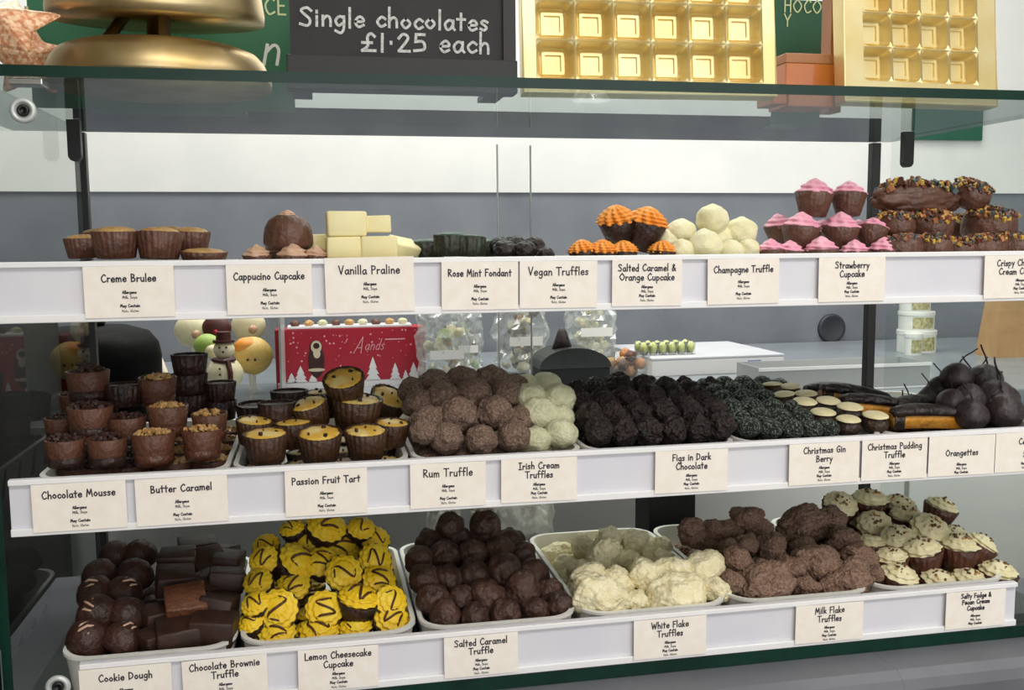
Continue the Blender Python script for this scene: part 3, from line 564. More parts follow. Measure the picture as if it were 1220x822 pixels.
heap({'crispy': 'milk chocolate cake with coloured crispy topping', 'slab': 'long milk chocolate slab with crumbled topping'}, 'crispy chocolate cakes', 'crispy tub', [
  ('front', .94, [(1073, 294, 50), (1110, 293, 50), (1142, 296, 44), (1172, 294, 52), (1206, 293, 52)]), ('second', .972, [(1067, 266, 48, None, 10, 0), (1108, 265, 56, None, 22, 0), (1180, 265, 62, None, 14, 0)]),
  ('third', 1.04, [(1145, 270, 50), (1215, 285, 50)]), ('topmost', .985, [(1092, 234, 120, 'slab', 0, 1, 2), (1158, 229, 48, 'crispy', 24, 8)])], 'crispy')

# ---------------------------------------------------------------- middle shelf
dm = {'mousse': 'chocolate mousse cup with dark curls', 'butter': 'caramel cup with chopped nuts', 'darkcup': 'plain dark chocolate cup'}
heap(dm, 'mousse and caramel cups', 'mousse tub', [
  ('front', .94, [(78, 535, 46, 'mousse', 0, 0), (128, 534, 47, 'mousse', 0, 0), (183, 531, 51, 'butter', 0, 0), (241, 526, 47, 'butter', 0, 0)]),
  ('second', .968, [(108, 498, 52, 'mousse', 0, 0), (200, 498, 48, 'butter', 0, 0), (250, 505, 42, 'butter', 3, 0), (152, 508, 44, 'mousse', 0, 0)]),
  ('third', 1.01, [(105, 455, 50, 'mousse', 0, 0), (188, 463, 44, 'butter', 4, 0), (72, 507, 36, 'mousse', 0, 0), (148, 470, 44, 'darkcup', 0, 0)]),
  ('fourth', 1.08, [(92, 480, 40, 'mousse', 0, 0), (225, 482, 44, 'darkcup', 0, 0), (263, 488, 38, 'darkcup', 0, 0), (120, 478, 44, 'darkcup', 0, 0)]),
  ('back', 1.085, [(225, 458, 44, 'darkcup', 0, 0), (262, 466, 38, 'darkcup', 0, 0)]), ('topmost back', 1.09, [(226, 434, 42, 'darkcup', 0, 0)])], 'butter')
under('mousse', (3, 4), -.244, -.175, .96, 1.16, F2, .04, 'chocolate mousse cup in the lower layer of its tub', 'mousse cups below')
under('butter', (2, 4), -.16, -.09, .955, 1.16, F2, .04, 'caramel cup in the lower layer of its tub', 'caramel cups below')
dp = {'passion': 'fluted dark tart with yellow filling', 'darkcup': 'plain dark cup'}
heap(dp, 'passion fruit tarts', 'passion fruit tub', [
  ('front', .94, [(317, 531, 54, None, 6, 0), (381, 530, 54, None, 12, 0), (436, 527, 52, None, 8, 0)]), ('second', .975, [(350, 516, 46), (467, 515, 42, None, 6, 4), (303, 513, 44)]),
  ('third', .995, [(371, 492, 46, None, 14, -14), (425, 492, 60, None, 6, 4), (330, 492, 44, 'darkcup', 0, 0)]), ('fourth', 1.06, [(304, 494, 44, 'darkcup', 4, 0), (345, 478, 44, 'darkcup', 0, 0), (460, 483, 48, None, 24, 24), (385, 480, 46, None, 0, 0)]),
  ('topmost', .995, [(411, 462, 50, None, 26, -8)])], 'passion')
under('passion', (4, 4), -.078, .08, .94, 1.16, F2, .036, 'fluted passion fruit tart in the lower layer of its tub', 'passion fruit tarts below')
heap('rum truffle dusted with pale sugar', 'rum truffles', 'rum tub', [
  ('front', .94, [(532, 522, 42), (573, 524, 40), (612, 519, 42), (505, 514, 34)]), ('second', .975, [(512, 502, 44), (546, 494, 48), (590, 492, 46), (622, 500, 40)]),
  ('third', 1.01, [(500, 482, 42), (528, 474, 44), (565, 470, 46), (604, 470, 42)]), ('back', 1.06, [(492, 466, 38), (518, 458, 42), (550, 455, 42), (585, 454, 42), (612, 462, 38)])], 'rum')
heap('pale Irish cream truffle', 'Irish cream truffles', 'Irish cream heap', [
  ('front', .945, [(640, 524, 36), (668, 516, 40)]), ('second', .975, [(643, 494, 46), (667, 498, 36)]), ('third', 1.0, [(664, 476, 44), (632, 474, 40)]), ('back', 1.07, [(625, 462, 38), (650, 460, 38)])], 'irish')
under('rum', (3, 5), .09, .195, .94, 1.17, F2, .036, 'rum truffle in the lower layer of its tub', 'rum truffles below')
under('irish', (1, 5), .2, .245, .94, 1.17, F2, .036, 'Irish cream truffle in the lower layer of its tub', 'Irish cream truffles below')
heap('dark chocolate coated fig', 'dark chocolate figs', 'fig tub', [
  ('front', .94, [(714, 514, 36), (743, 515, 36), (772, 514, 36), (801, 513, 36), (830, 511, 36), (858, 508, 36)]),
  ('second', .97, [(703, 498, 36), (730, 498, 36), (760, 496, 38), (790, 495, 38), (820, 494, 38), (850, 492, 36)]),
  ('third', 1.01, [(690, 482, 34), (716, 481, 36), (744, 478, 36), (774, 477, 38), (803, 478, 36), (832, 478, 34), (866, 492, 28)]),
  ('fourth', 1.06, [(688, 470, 32), (710, 468, 33), (738, 466, 34), (766, 465, 34), (794, 466, 34), (820, 468, 30)]), ('back', 1.1, [(707, 464, 28), (736, 459, 32), (770, 462, 30), (815, 462, 26), (847, 462, 26)])], 'fig')
under('fig', (4, 5), .276, .411, .945, 1.16, F2, .036, 'dark chocolate coated fig in the lower layer of its tub', 'dark chocolate figs below')
dg = {'gin': 'dark berry truffle with green sprinkles', 'pud': 'pudding truffle with cream icing cap'}
heap(dg, 'berry and pudding truffles', 'berry tub', [
  ('front', .94, [(893, 509, 28), (918, 511, 28), (943, 512, 28), (966, 512, 27), (1010, 508, 30, 'pud', 8, 0), (1042, 504, 32, 'pud', 8, 0), (987, 511, 26)]),
  ('second', .965, [(880, 499, 28), (905, 498, 28), (930, 499, 28), (955, 499, 28), (980, 500, 31, 'pud', 8, 0), (1012, 494, 32, 'pud', 8, 0)]),
  ('third', .995, [(870, 487, 28), (895, 486, 28), (920, 487, 28), (945, 488, 26), (958, 487, 30, 'pud', 10, 0), (986, 486, 30, 'pud', 10, 0)]),
  ('fourth', 1.03, [(862, 476, 27), (886, 475, 27), (910, 475, 27), (934, 478, 28, 'pud'), (960, 477, 28, 'pud')]),
  ('fifth', 1.07, [(852, 468, 25), (875, 466, 26), (898, 465, 26), (920, 466, 26, 'pud'), (942, 468, 26, 'pud')]), ('back', 1.12, [(840, 461, 24), (863, 459, 25), (886, 458, 25), (908, 458, 24), (928, 461, 24)])], 'gin')
under('gin', (4, 6), .435, .56, .935, 1.17, F2, .029, 'dark berry truffle in the lower layer of its tub', 'berry truffles below')
heap('orange peel slice half dipped in chocolate', 'orangettes', 'orangette tub', [
  ('front', .955, [(1104, 497, 88, None, 8, 2, -4)]), ('second', 1.0, [(1042, 484, 84, None, 4, 6, -10), (1098, 484, 80, None, 4, 0, 12)]), ('third', 1.04, [(1020, 474, 90, None, 6, 10, -6)]), ('back', 1.1, [(990, 467, 70, None, 4, 2, 6)])], 'orangette')
under('orangette', (1, 5), .605, .69, .95, 1.15, F2, .085, 'orange peel slice in the lower layer of its tub', 'orangettes below', (0, 0, 8))
heap('dark chocolate cherry with stem', 'chocolate cherries', 'cherry heap', [
  ('front', .945, [(1157, 494, 40), (1196, 490, 46)]), ('second', .97, [(1134, 480, 36), (1154, 477, 42), (1186, 474, 46), (1216, 476, 42)]), ('third', 1.02, [(1108, 474, 30), (1120, 463, 32), (1165, 462, 38), (1205, 463, 40)]), ('topmost', 1.0, [(1140, 450, 38, None, 0, 8, 0), (1184, 453, 42, None, 0, 10, 0)])], 'cherry')
under('cherry', (2, 5), .7, .778, .94, 1.15, F2, .036, 'dark chocolate cherry in the lower layer of its tub', 'chocolate cherries below')

# ---------------------------------------------------------------- bottom shelf
dd = {'dough': 'dark cookie dough dome with pale drizzle', 'plaindome': 'plain dark cookie dough dome', 'brownie': 'dark brownie block', 'milkbrownie': 'milk brown block with caramel layer'}
heap(dd, 'cookie dough domes and brownie blocks', 'dough tub', [
  ('front', .938, [(104, 757, 54, 'dough', 26, -14, 30), (149, 756, 48, 'dough', 26, 8, 60), (215, 757, 54, 'brownie', 6, 0, 10), (255, 748, 50, 'brownie', 4, 6, -8), (186, 762, 40, 'brownie', 8, 0, 40)]),
  ('second', .97, [(112, 728, 52, 'dough', 34, -22), (150, 728, 50, 'plaindome', 20, 0), (222, 722, 48, 'milkbrownie', 30, -4, 8), (262, 722, 44, 'brownie', 10, 10, 80), (190, 735, 40, 'brownie', 8, 4, 30)]),
  ('third', 1.01, [(112, 702, 46, 'dough', 24, -10), (150, 703, 48, 'dough', 30, 10, 40), (210, 692, 44, 'brownie', 12, 6, 10), (248, 700, 44, 'brownie', 20, 0, 60), (270, 690, 40, 'brownie', 0, 8, 5)]),
  ('fourth', 1.05, [(118, 680, 42, 'plaindome', 26, 0), (160, 680, 46, 'plaindome', 20, 8), (212, 668, 42, 'brownie', 10, 0, 0), (248, 672, 42, 'brownie', 30, 0, 30), (272, 670, 36, 'brownie', 10, 0, 80)]),
  ('back', 1.1, [(137, 657, 40, 'plaindome', 16, 0), (166, 656, 42, 'plaindome', 16, 0), (236, 655, 42, 'brownie', 6, 0, 10), (265, 660, 34, 'brownie', 0, 8, 60)])], 'dough')
under('plaindome', (2, 5), -.235, -.17, .94, 1.16, F3, .042, 'dark cookie dough dome in the lower layer of its tub', 'cookie dough domes below')
under('brownie', (2, 5), -.165, -.095, .94, 1.16, F3, .04, 'dark brownie block in the lower layer of its tub', 'brownie blocks below', (0, 0, 6))
heap('dark chocolate cup with yellow lemon icing', 'lemon cupcakes', 'lemon tub', [
  ('front', .95, [(300, 743, 32, None, 30, -20), (330, 757, 46, None, 30, 0), (380, 755, 48, None, 24, 0), (424, 750, 41, None, 20, 0), (465, 740, 44, None, 40, 14)]),
  ('second', .958, [(332, 727, 50, None, 62, -8), (386, 727, 46, None, 58, 14), (427, 718, 52, None, 12, 10), (306, 722, 37, None, 30, -20), (464, 718, 41, None, 50, 24)]),
  ('third', .99, [(309, 695, 37, None, 40, -20), (409, 684, 45, None, 60, 8), (350, 700, 41, None, 40, 0), (450, 693, 43, None, 40, 20)]),
  ('fourth', 1.01, [(352, 672, 52, None, 26, 34), (316, 668, 37, None, 46, -20), (446, 668, 41, None, 50, 16), (384, 672, 41, None, 40, 0)]),
  ('fifth', 1.06, [(406, 655, 46, None, 36, 20), (446, 645, 37, None, 40, 14), (318, 652, 33, None, 40, -12), (360, 650, 39, None, 30, 0)]), ('topmost', 1.06, [(388, 631, 50, None, 28, 20), (349, 632, 32, None, 20, -14), (430, 632, 35, None, 30, 10)])], 'lemon')
under('lemon', (4, 5), -.078, .083, .945, 1.16, F3, .036, 'dark chocolate cup with yellow icing in the lower layer', 'lemon cupcakes below')
heap('dark salted caramel truffle', 'salted caramel truffles', 'caramel tub', [
  ('front', .938, [(530, 734, 38), (566, 736, 38), (602, 731, 38), (637, 728, 36), (667, 722, 34)]), ('second', .96, [(516, 715, 40), (549, 713, 34), (580, 712, 46), (622, 703, 46), (655, 705, 34)]),
  ('third', .99, [(506, 690, 38), (534, 690, 38), (564, 686, 40), (600, 680, 44), (634, 684, 40)]), ('fourth', 1.03, [(501, 668, 38), (530, 664, 40), (562, 662, 40), (595, 658, 40), (622, 662, 36)]),
  ('fifth', 1.07, [(512, 650, 38), (545, 644, 38), (580, 642, 40), (608, 646, 36)]), ('topmost', 1.07, [(536, 627, 34), (578, 626, 38)])], 'caramel')
under('caramel', (4, 6), .104, .239, .95, 1.155, F3, .037, 'dark salted caramel truffle in the lower layer of its tub', 'salted caramel truffles below')
heap('creamy white flake truffle', 'white flake truffles', 'flake tub', [
  ('front', .94, [(714, 711, 74, None, 0, 24, 4), (758, 718, 40), (806, 711, 76, None, 0, -4, 3), (851, 702, 40)]), ('second', .968, [(737, 694, 44, None, 0, 50, 0), (773, 688, 54, None, 0, 40, 0), (838, 678, 56, None, 0, -20, 0), (804, 682, 50, None, 0, 20, 10), (701, 686, 42)]),
  ('third', 1.03, [(718, 664, 52, None, 0, -60, 0), (745, 668, 40), (690, 680, 36), (785, 668, 42)]), ('back', 1.1, [(695, 652, 38), (725, 643, 42), (757, 646, 42), (788, 655, 40), (765, 655, 36)])], 'wflake')
under('wflake', (3, 5), .262, .41, .94, 1.17, F3, .046, 'creamy white flake truffle in the lower layer of its tub', 'white flake truffles below')
heap('rough milk chocolate flake truffle', 'milk flake truffles', 'flake tub', [
  ('front', .94, [(912, 699, 74, None, 0, -8, 5), (960, 700, 35), (1008, 694, 67, None, 0, -20, 0), (872, 692, 32), (1042, 684, 26)]), ('second', .965, [(880, 668, 40, None, 0, 60, 0), (942, 678, 44), (975, 674, 63, None, 0, 20, 0), (1026, 668, 49, None, 0, 40, 0), (908, 680, 35)]),
  ('third', 1.0, [(918, 650, 44), (870, 655, 35), (958, 656, 39), (1008, 652, 53, None, 0, 40, 0), (890, 648, 32)]), ('fourth', 1.05, [(846, 648, 35), (825, 640, 32), (868, 634, 39), (902, 632, 40), (986, 640, 40), (940, 640, 39)]), ('topmost', 1.05, [(958, 625, 58, None, 0, -10, 0), (990, 620, 44), (890, 617, 39), (824, 629, 32), (850, 631, 32)])], 'mflake')
under('mflake', (4, 5), .436, .57, .955, 1.155, F3, .038, 'rough milk flake truffle in the lower layer of its tub', 'milk flake truffles below')
heap('fluted cup with cream icing and pecans', 'fudge cupcakes', 'fudge tub', [
  ('front', .938, [(1070, 690, 46, None, 14, 4), (1117, 696, 44, None, 14, 0), (1154, 694, 42, None, 14, 0), (1188, 686, 46, None, 10, 4)]),
  ('second', .962, [(1099, 660, 48, None, 4, -12), (1143, 656, 48, None, 4, 0), (1167, 652, 40, None, 12, 30), (1062, 668, 40, None, 6, -6)]),
  ('third', .995, [(1070, 645, 44, None, 16, -20), (1106, 634, 48, None, 34, 0), (1136, 642, 40, None, 6, 10), (1036, 652, 40)]),
  ('fourth', 1.04, [(1042, 628, 42, None, 30, -20), (1080, 620, 42, None, 10, 0), (1120, 608, 40, None, 10, 14), (1054, 635, 40, None, 30, 0)]), ('topmost', 1.08, [(1000, 605, 42, None, 34, -10), (1036, 600, 44, None, 10, 0), (1070, 606, 42, None, 14, 0), (1024, 622, 40, None, 30, 0)])], 'salty')
under('salty', (4, 5), .602, .738, .95, 1.16, F3, .036, 'fluted fudge cupcake in the lower layer of its tub', 'fudge cupcakes below')
# ---------------------------------------------------------------- on the glass top: bell, sign, gold trays, stars, boxes, green posters
ZG = ZT+.0097
bl = thing('counter_bell', (-.1425, 1.008, ZG), 'large brass counter bell on the glass top', 'bell', None, (0, 0, 0), (.92, .92, 1.06))
MB().lathe([(0, 0), (.113, 0), (.114, .005), (.112, .012), (.107, .022), (.1, .029), (.09, .0325), (.02, .034), (0, .034)], 64).build('base', 'brass', bl, smooth=True)
tl = Matrix.Translation((0, 0, .059))@Matrix.Rotation(math.radians(5), 4, 'X')
MB().lathe([(.108, 0), (.1085, .008), (.105, .03), (.094, .058), (.073, .083), (.04, .099), (.012, .103), (0, .103)], 64, M=tl).build('dome', 'brass', bl, smooth=True)
MB().lathe([(.1075, .0005), (.1035, .002), (.1, .03), (.09, .055), (.07, .079), (.038, .095), (0, .099)], 64, M=tl).build('dome_inside', 'brass_shaded', bl, smooth=True)
MB().lathe([(.012, .034), (.012, .09), (.016, .15), (0, .155)], 20).build('stem', 'brass_shaded', bl, smooth=True)
MB().tube([(-.045, -.04, .034), (-.03, -.02, .06), (.004, 0, .1)], .006).tube([(.012, -.06, .034), (.012, -.05, .09)], .007).build('hammer', 'brass_shaded', bl)
MB().lathe([(0, .163), (.012, .163), (.013, .172), (.016, .176), (.014, .186), (0, .19)], 20).build('push_button', 'brass', bl, smooth=True)

mat('chalkboard', '2c2a2b', .75, '343233', 20); mat('chalk', 'dcdad6', .9, 'b4b2ae', 300); mat('frame_black', '1d1b1b', .5)
bx0, bx1 = at(347, 88, 1.0).x, at(614, 92, 1.0).x
cb = thing('chalkboard_sign', ((bx0+bx1)/2, 1.0, ZG), 'black chalkboard sign reading Single chocolates £1.25 each on the glass top', 'sign'); hw = (bx1-bx0)/2
MB().box((-hw, 0, .006), (hw-.012, .008, .19)).build('board', 'chalkboard', cb)
MB().box((hw-.013, -.004, .004), (hw, .012, .19)).build('frame_side', 'frame_black', cb)
MB().box((-hw-.004, -.012, 0), (hw, .014, .033)).build('ledge', 'frame_black', cb, bevel=.001)
MB().box((-hw, .012, 0), (-hw+.02, .06, .005)).box((hw-.03, .012, 0), (hw-.01, .06, .005)).build('foot', 'frame_black', cb)
m = MB()
o3 = cb.location
def cz(px, py): p = at(px, py, .9995); return p.x-o3.x, p.z-o3.z
x, z = cz(356, 30); x2, _ = cz(437, 30); h = .0185
write(m, 'Single', x, z, h, .0026, -.0006, .04, .02, (x2-x)/(text_w('Single')*h), False)
x, z = cz(448, 32); x2, _ = cz(584, 32)
write(m, 'chocolates', x, z, h, .0026, -.0006, .04, .02, (x2-x)/(text_w('chocolates')*h), False)
x, z = cz(429, 60); x2, _ = cz(511, 60); h = .0178
write(m, '£1.25', x, z, h, .0028, -.0006, .03, .02, (x2-x)/(text_w('£1.25')*h), False)
x, z = cz(523, 62); x2, _ = cz(586, 62)
write(m, 'each', x, z, h*1.15, .0026, -.0006, .03, .02, (x2-x)/(text_w('each')*h*1.15), False)
m.build('lettering', 'chalk', cb)

def gold_tray(nc, nr, p, edge):
    m = MB(); d = -.018; W2, H2 = nc*p/2+edge, nr*p+2*edge
    X = [-W2]+[-nc*p/2+i*p for i in range(nc+1)]+[W2]; Z = [0]+[edge+j*p for j in range(nr+1)]+[H2]
    for i in range(nc+2):
        for j in range(nr+2):
            a, b, c0, e = X[i], X[i+1], Z[j], Z[j+1]
            if 1 <= i <= nc and 1 <= j <= nr:
                cx, cz_ = (a+b)/2, (c0+e)/2
                loops = [(p/2, 0, 0, .0), (p/2-.0015, .002, 0, .3), (p/2-.005, .015, 0, .35), (p/2-.0075, .018, -.0, .4), (.0125, .018, 0, .12), (.0118, .0145, 0, .12), (.0088, .0145, 0, .1), (.0082, .0168, 0, .1)]
                v = []; f = []
                for s, y, dz, r in loops:
                    q = rrect(s, s, max(s*r, .0003), 3); v += [(cx+u, y, cz_+w+dz) for u, w in q]
                n = len(v)//len(loops)
                f = [(k*n+t, k*n+(t+1) % n, (k+1)*n+(t+1) % n, (k+1)*n+t) for k in range(len(loops)-1) for t in range(n)]+[tuple((len(loops)-1)*n+t for t in range(n))]
                m.add(v, f)
            else: m.add([(a, 0, c0), (b, 0, c0), (b, 0, e), (a, 0, e)], [(0, 1, 2, 3)])
    m.box((-W2, .0004, 0), (-W2+.0012, .02, H2)).box((W2-.0012, .0004, 0), (W2, .02, H2)).box((-W2, .0004, 0), (W2, .02, .0012)).box((-W2, .0004, H2-.0012), (W2, .02, H2))
    return m
def lean(name, x0, x1, y, nc, nr, p, label, rotz, tilt, group):
    cx = (x0+x1)/2; edge = ((x1-x0)-nc*p)/2
    t = thing(name, (cx, y, ZG+.0028), label, 'tray', group, (math.radians(-tilt), 0, math.radians(rotz)))
    gold_tray(nc, nr, p, edge).build('moulded_insert', 'gold', t); W2 = (x1-x0)/2
    pts = [(-W2-.001, -.0005), (W2+.001, -.0005), (W2+.001, nr*p+2*edge+.001), (-W2-.001, nr*p+2*edge+.001)]
    MB().tube([(-W2, 0, .0015), (W2, 0, .0015), (W2, 0, nr*p+2*edge), (-W2, 0, nr*p+2*edge), (-W2, 0, .0015)], .0016, 6).build('rolled_rim', 'gold', t)
    prism([(-.03, .0005), (.03, .0005), (.02, .11), (-.02, .11)], .021, .0225).build('back_strut', mat('carton_tan', 'a98560', .6, '9c7852', 30), t)
    return t
lean('chocolate_tray', at(623, 95, 1.0).x, at(919, 101, 1.0).x, .992, 6, 4, .0415, 'bright gold moulded chocolate tray standing beside the chalkboard sign', -2, 6, 'gold moulded trays on the glass top')
lean('chocolate_tray', at(998, 106, 1.03).x, at(1187, 107, 1.03).x, 1.02, 4, 4, .0388, 'shaded gold moulded chocolate tray next to the amber boxes', 4, 5, 'gold moulded trays on the glass top')
mat('carton_brown', 'b07a50', .5, 'a26c42', 20); mat('amber', 'c8752a', .3, 'b5621c', 12, coat=.3)
for px0, px1, y0, y1, za, zb, lab in ((921, 938, 1.02, 1.06, 0, .021, 'small amber box lying lowest, against the bright gold tray'), (940, 993, 1.035, 1.085, 0, .0215, 'wide amber box beneath the taller amber one'), (936, 994, 1.05, 1.09, .0225, .062, 'taller amber box stacked between the two gold trays')):
    a, b = at(px0, 90, y0).x, at(px1, 90, y0).x; cx = (a+b)/2
    t = thing('amber_box', (cx, (y0+y1)/2, ZG+za), lab, 'box', 'amber boxes on the glass top'); hx, hy = (b-a)/2, (y1-y0)/2
    MB().box((-hx, -hy, 0), (hx, hy, (zb-za)*.72)).build('body', 'amber', t, bevel=.001)
    MB().box((-hx-.0006, -hy-.0006, (zb-za)*.72), (hx+.0006, hy+.0006, zb-za)).build('lid', 'carton_brown', t, bevel=.001)
a = at(989, 100, 1.075).x; b = at(1003, 100, 1.075).x
t = thing('tan_carton', ((a+b)/2, 1.087, ZG), 'upright tan carton standing between the amber boxes and the shaded gold tray', 'box')
MB().box((-(b-a)/2, -.012, 0), ((b-a)/2, .012, .2)).build('carton_body', 'carton_brown', t, bevel=.001); MB().box((-(b-a)/2-.0005, -.0125, .2003), ((b-a)/2+.0005, .0125, .215)).build('carton_lid', 'carton_brown', t, bevel=.001)
mat('green_board', '2e7350', .5, '2a6b4a', 8); mat('pale_letter', 'd3dfae', .6); mat('white_letter', 'eef0ea', .6); mat('dark_green', '1d5a45', .5)
def poster(x0, x1, y, h, m_, label, words, z0=ZG):
    cx = (x0+x1)/2; t = thing('poster_board', (cx, y, z0), label, 'sign', 'green posters behind the glass top'); hw = (x1-x0)/2
    MB().box((-hw, 0, 0), (hw, .004, h)).build('panel', m_, t)
    MB().box((-hw*.6, .004, 0), (hw*.6, .05, .003)).build('foot', m_, t)
    for s, px, py, hh, ww, mm, sl in words:
        p = at(px, py, y-.0006); m = MB(); write(m, s, p.x-cx, p.z-z0, hh, ww, -.0007, 0, sl, 1, False); m.build('lettering', mm, t)
    return t
poster(at(34, 40, 1.16).x, at(349, 40, 1.16).x, 1.16, .2, 'green_board', 'green poster board behind the brass bell', [('ICE O', 303, 16, .019, .0022, 'pale_letter', 0), ('n', 311, 76, .042, .0036, 'white_letter', .2)])
poster(at(922, 30, 1.2).x, at(979, 30, 1.2).x, 1.2, .16, 'dark_green', 'narrow green poster behind the stacked amber boxes', [('HOCO', 934, 14, .017, .0018, 'pale_letter', 0), ('Y', 934, 31, .016, .0018, 'pale_letter', 0)])
gw = tag(MB().box((-.11, -.004, 0), (.11, .004, .14)).build('wall_poster', 'dark_green'), 'plain dark green poster on the white upper wall', 'sign'); gp = at(1128, 167, 2.49); gw.location = (gp.x, 2.489, gp.z)

mat('copper_glitter', 'd08c60', .4, 'f2cba6', 200, bump=.5, bscale=420, metal=.3, lo=.42, hi=.6)
def star(R, r, d, n=5):
    v = [(0, -d, 0), (0, d*.3, 0)]
    for k in range(2*n):
        a = math.pi*k/n; q = R if k % 2 == 0 else r; v.append((q*math.cos(a), 0, q*math.sin(a)))
    f = []
    for k in range(2*n): f += [(0, 2+k, 2+(k+1) % (2*n)), (1, 2+(k+1) % (2*n), 2+k)]
    return MB().add(v, f)
for (px, py, y, R, a, lab, tx) in ((6, 52, .932, .056, 18, 'copper glitter star ornament lying lowest next to the brass bell', -50), (32, 22, 1.11, .05, 18, 'copper glitter star ornament standing behind the lower star', -8)):
    p = at(px, py, y); R3 = Euler((math.radians(tx), math.radians(-a), math.radians(8))).to_matrix(); p.z = ZG+.0015-min((R3@Vector(v)).z for v in star(R, R*.52, R*.42).v)
    t = thing('star_ornament', p, lab, 'ornament', 'copper star ornaments', (math.radians(tx), math.radians(-a), math.radians(8)))
    o = star(R, R*.52, R*.42).build('star', 'copper_glitter', t); bv = o.modifiers.new('soft', 'BEVEL'); bv.width = .004; bv.segments = 2
    MB().tube([(R*math.cos(q), -.002, R*math.sin(q)) for q in (1.25, 1.26)]+[(R*1.1*math.cos(1.26), -.004, R*1.1*math.sin(1.26))], .002).build('hanging_loop', 'gold', t)

# ---------------------------------------------------------------- on the back counter
def W0(px, py): return on(px, py, ZW)
def box_at(px0, px1, py, d, h):
    a, b = W0(px0, py), W0(px1, py); return a, b, b.x-a.x
mat('red_card', 'b3122c', .4, 'a20f27', 8); mat('white_print', 'f1eeee', .5); mat('flake_dot', 'e7a3ad', .6); mat('figure_brown', '3a1712', .5); mat('figure_cream', 'd9c9ac', .5)
mx = W0(420, 461); hw = 86*mx.y/FPX*1.02; H = .118
rb = thing('gift_box', mx, 'red gift box printed with white fir trees on the back counter', 'box', None, (0, 0, 0))
MB().box((-hw, 0, 0), (hw, .06, H)).build('carton', 'red_card', rb, bevel=.001)
m = MB(); y = -.0008
for cx, w, h in ((-.8, .1, .018), (-.68, .13, .03), (-.52, .1, .016), (-.28, .07, .02), (-.15, .08, .03), (.28, .14, .042), (.58, .11, .03), (.72, .07, .017), (.83, .12, .03)):
    for k in range(3):
        z0 = .012+h*k*.3; ww = w*hw*(1-k*.25); m.add([((cx*hw-ww/1.3), y-k*.0001, z0), (cx*hw+ww/1.3, y-k*.0001, z0), (cx*hw, y-k*.0001, z0+h*.55)], [(0, 1, 2)])
m.add([(-hw*.98, y, .0), (hw*.98, y, 0), (hw*.98, y, .013), (-hw*.98, y, .013)], [(0, 1, 2, 3)])
m.build('printed_trees', 'white_print', rb)
m = MB(); rnd = random.Random(3)
for k in range(70):
    x, z, r = rnd.uniform(-.96, .96)*hw, rnd.uniform(.055, .113), rnd.choice((.0009, .0013, .0021))
    m.add([(x+r*math.cos(q*1.05), y, z+r*math.sin(q*1.05)) for q in range(6)], [tuple(range(6))])
m.build('printed_snow', 'flake_dot', rb)
def blob(cx, cz_, rx, rz, y, n=22): return [(cx+rx*math.cos(6.283*k/n), y, cz_+rz*math.sin(6.283*k/n)) for k in range(n)], [tuple(range(n))]
m = MB(); m.add(*blob(-.47*hw, .055, .016, .034, -.0011)); m.add(*blob(-.47*hw, .082, .013, .014, -.0012)); m.build('printed_figure', 'figure_brown', rb)
m = MB(); m.add(*blob(-.465*hw, .083, .0105, .0125, -.0014)); m.add(*blob(-.46*hw, .069, .007, .009, -.00145)); m.add(*blob(-.47*hw, .037, .0165, .0035, -.0014)); m.build('printed_figure_trim', 'figure_cream', rb)
m = MB(); m.add(*blob(-.465*hw, .085, .0062, .006, -.0016)); m.build('printed_face', 'figure_brown', rb)
m = MB(); write(m, 'A', .02*hw, .068, .034, .0016, -.001, 0, .5, .75, False); write(m, 'ands', .17*hw, .074, .022, .0014, -.001, 0, .4, .8, False); m.add([(.45*hw, y, .093), (.72*hw, y, .093), (.72*hw, y, .0955), (.45*hw, y, .0955)], [(0, 1, 2, 3)])
m.build('lettering', 'flake_dot', rb)
t = thing('sweet_tray', (mx.x-.005, mx.y+.022, ZW+H+.0012), 'shallow tray of mixed chocolates lying on top of the red gift box', 'tray')
MB().box((-hw*.8, -.02, 0), (hw*.85, .03, .004)).build('base', 'white_print', t)
for k in range(9):
    o = lump(2, .12, 1.7, 0, 3, k).build('sweet', ['milk_choc', 'creme_top', 'irish'][k % 3], t, smooth=True); o.location = (-hw*.7+k*hw*.18, 0, .009); o.scale = (.02, .02, .014)

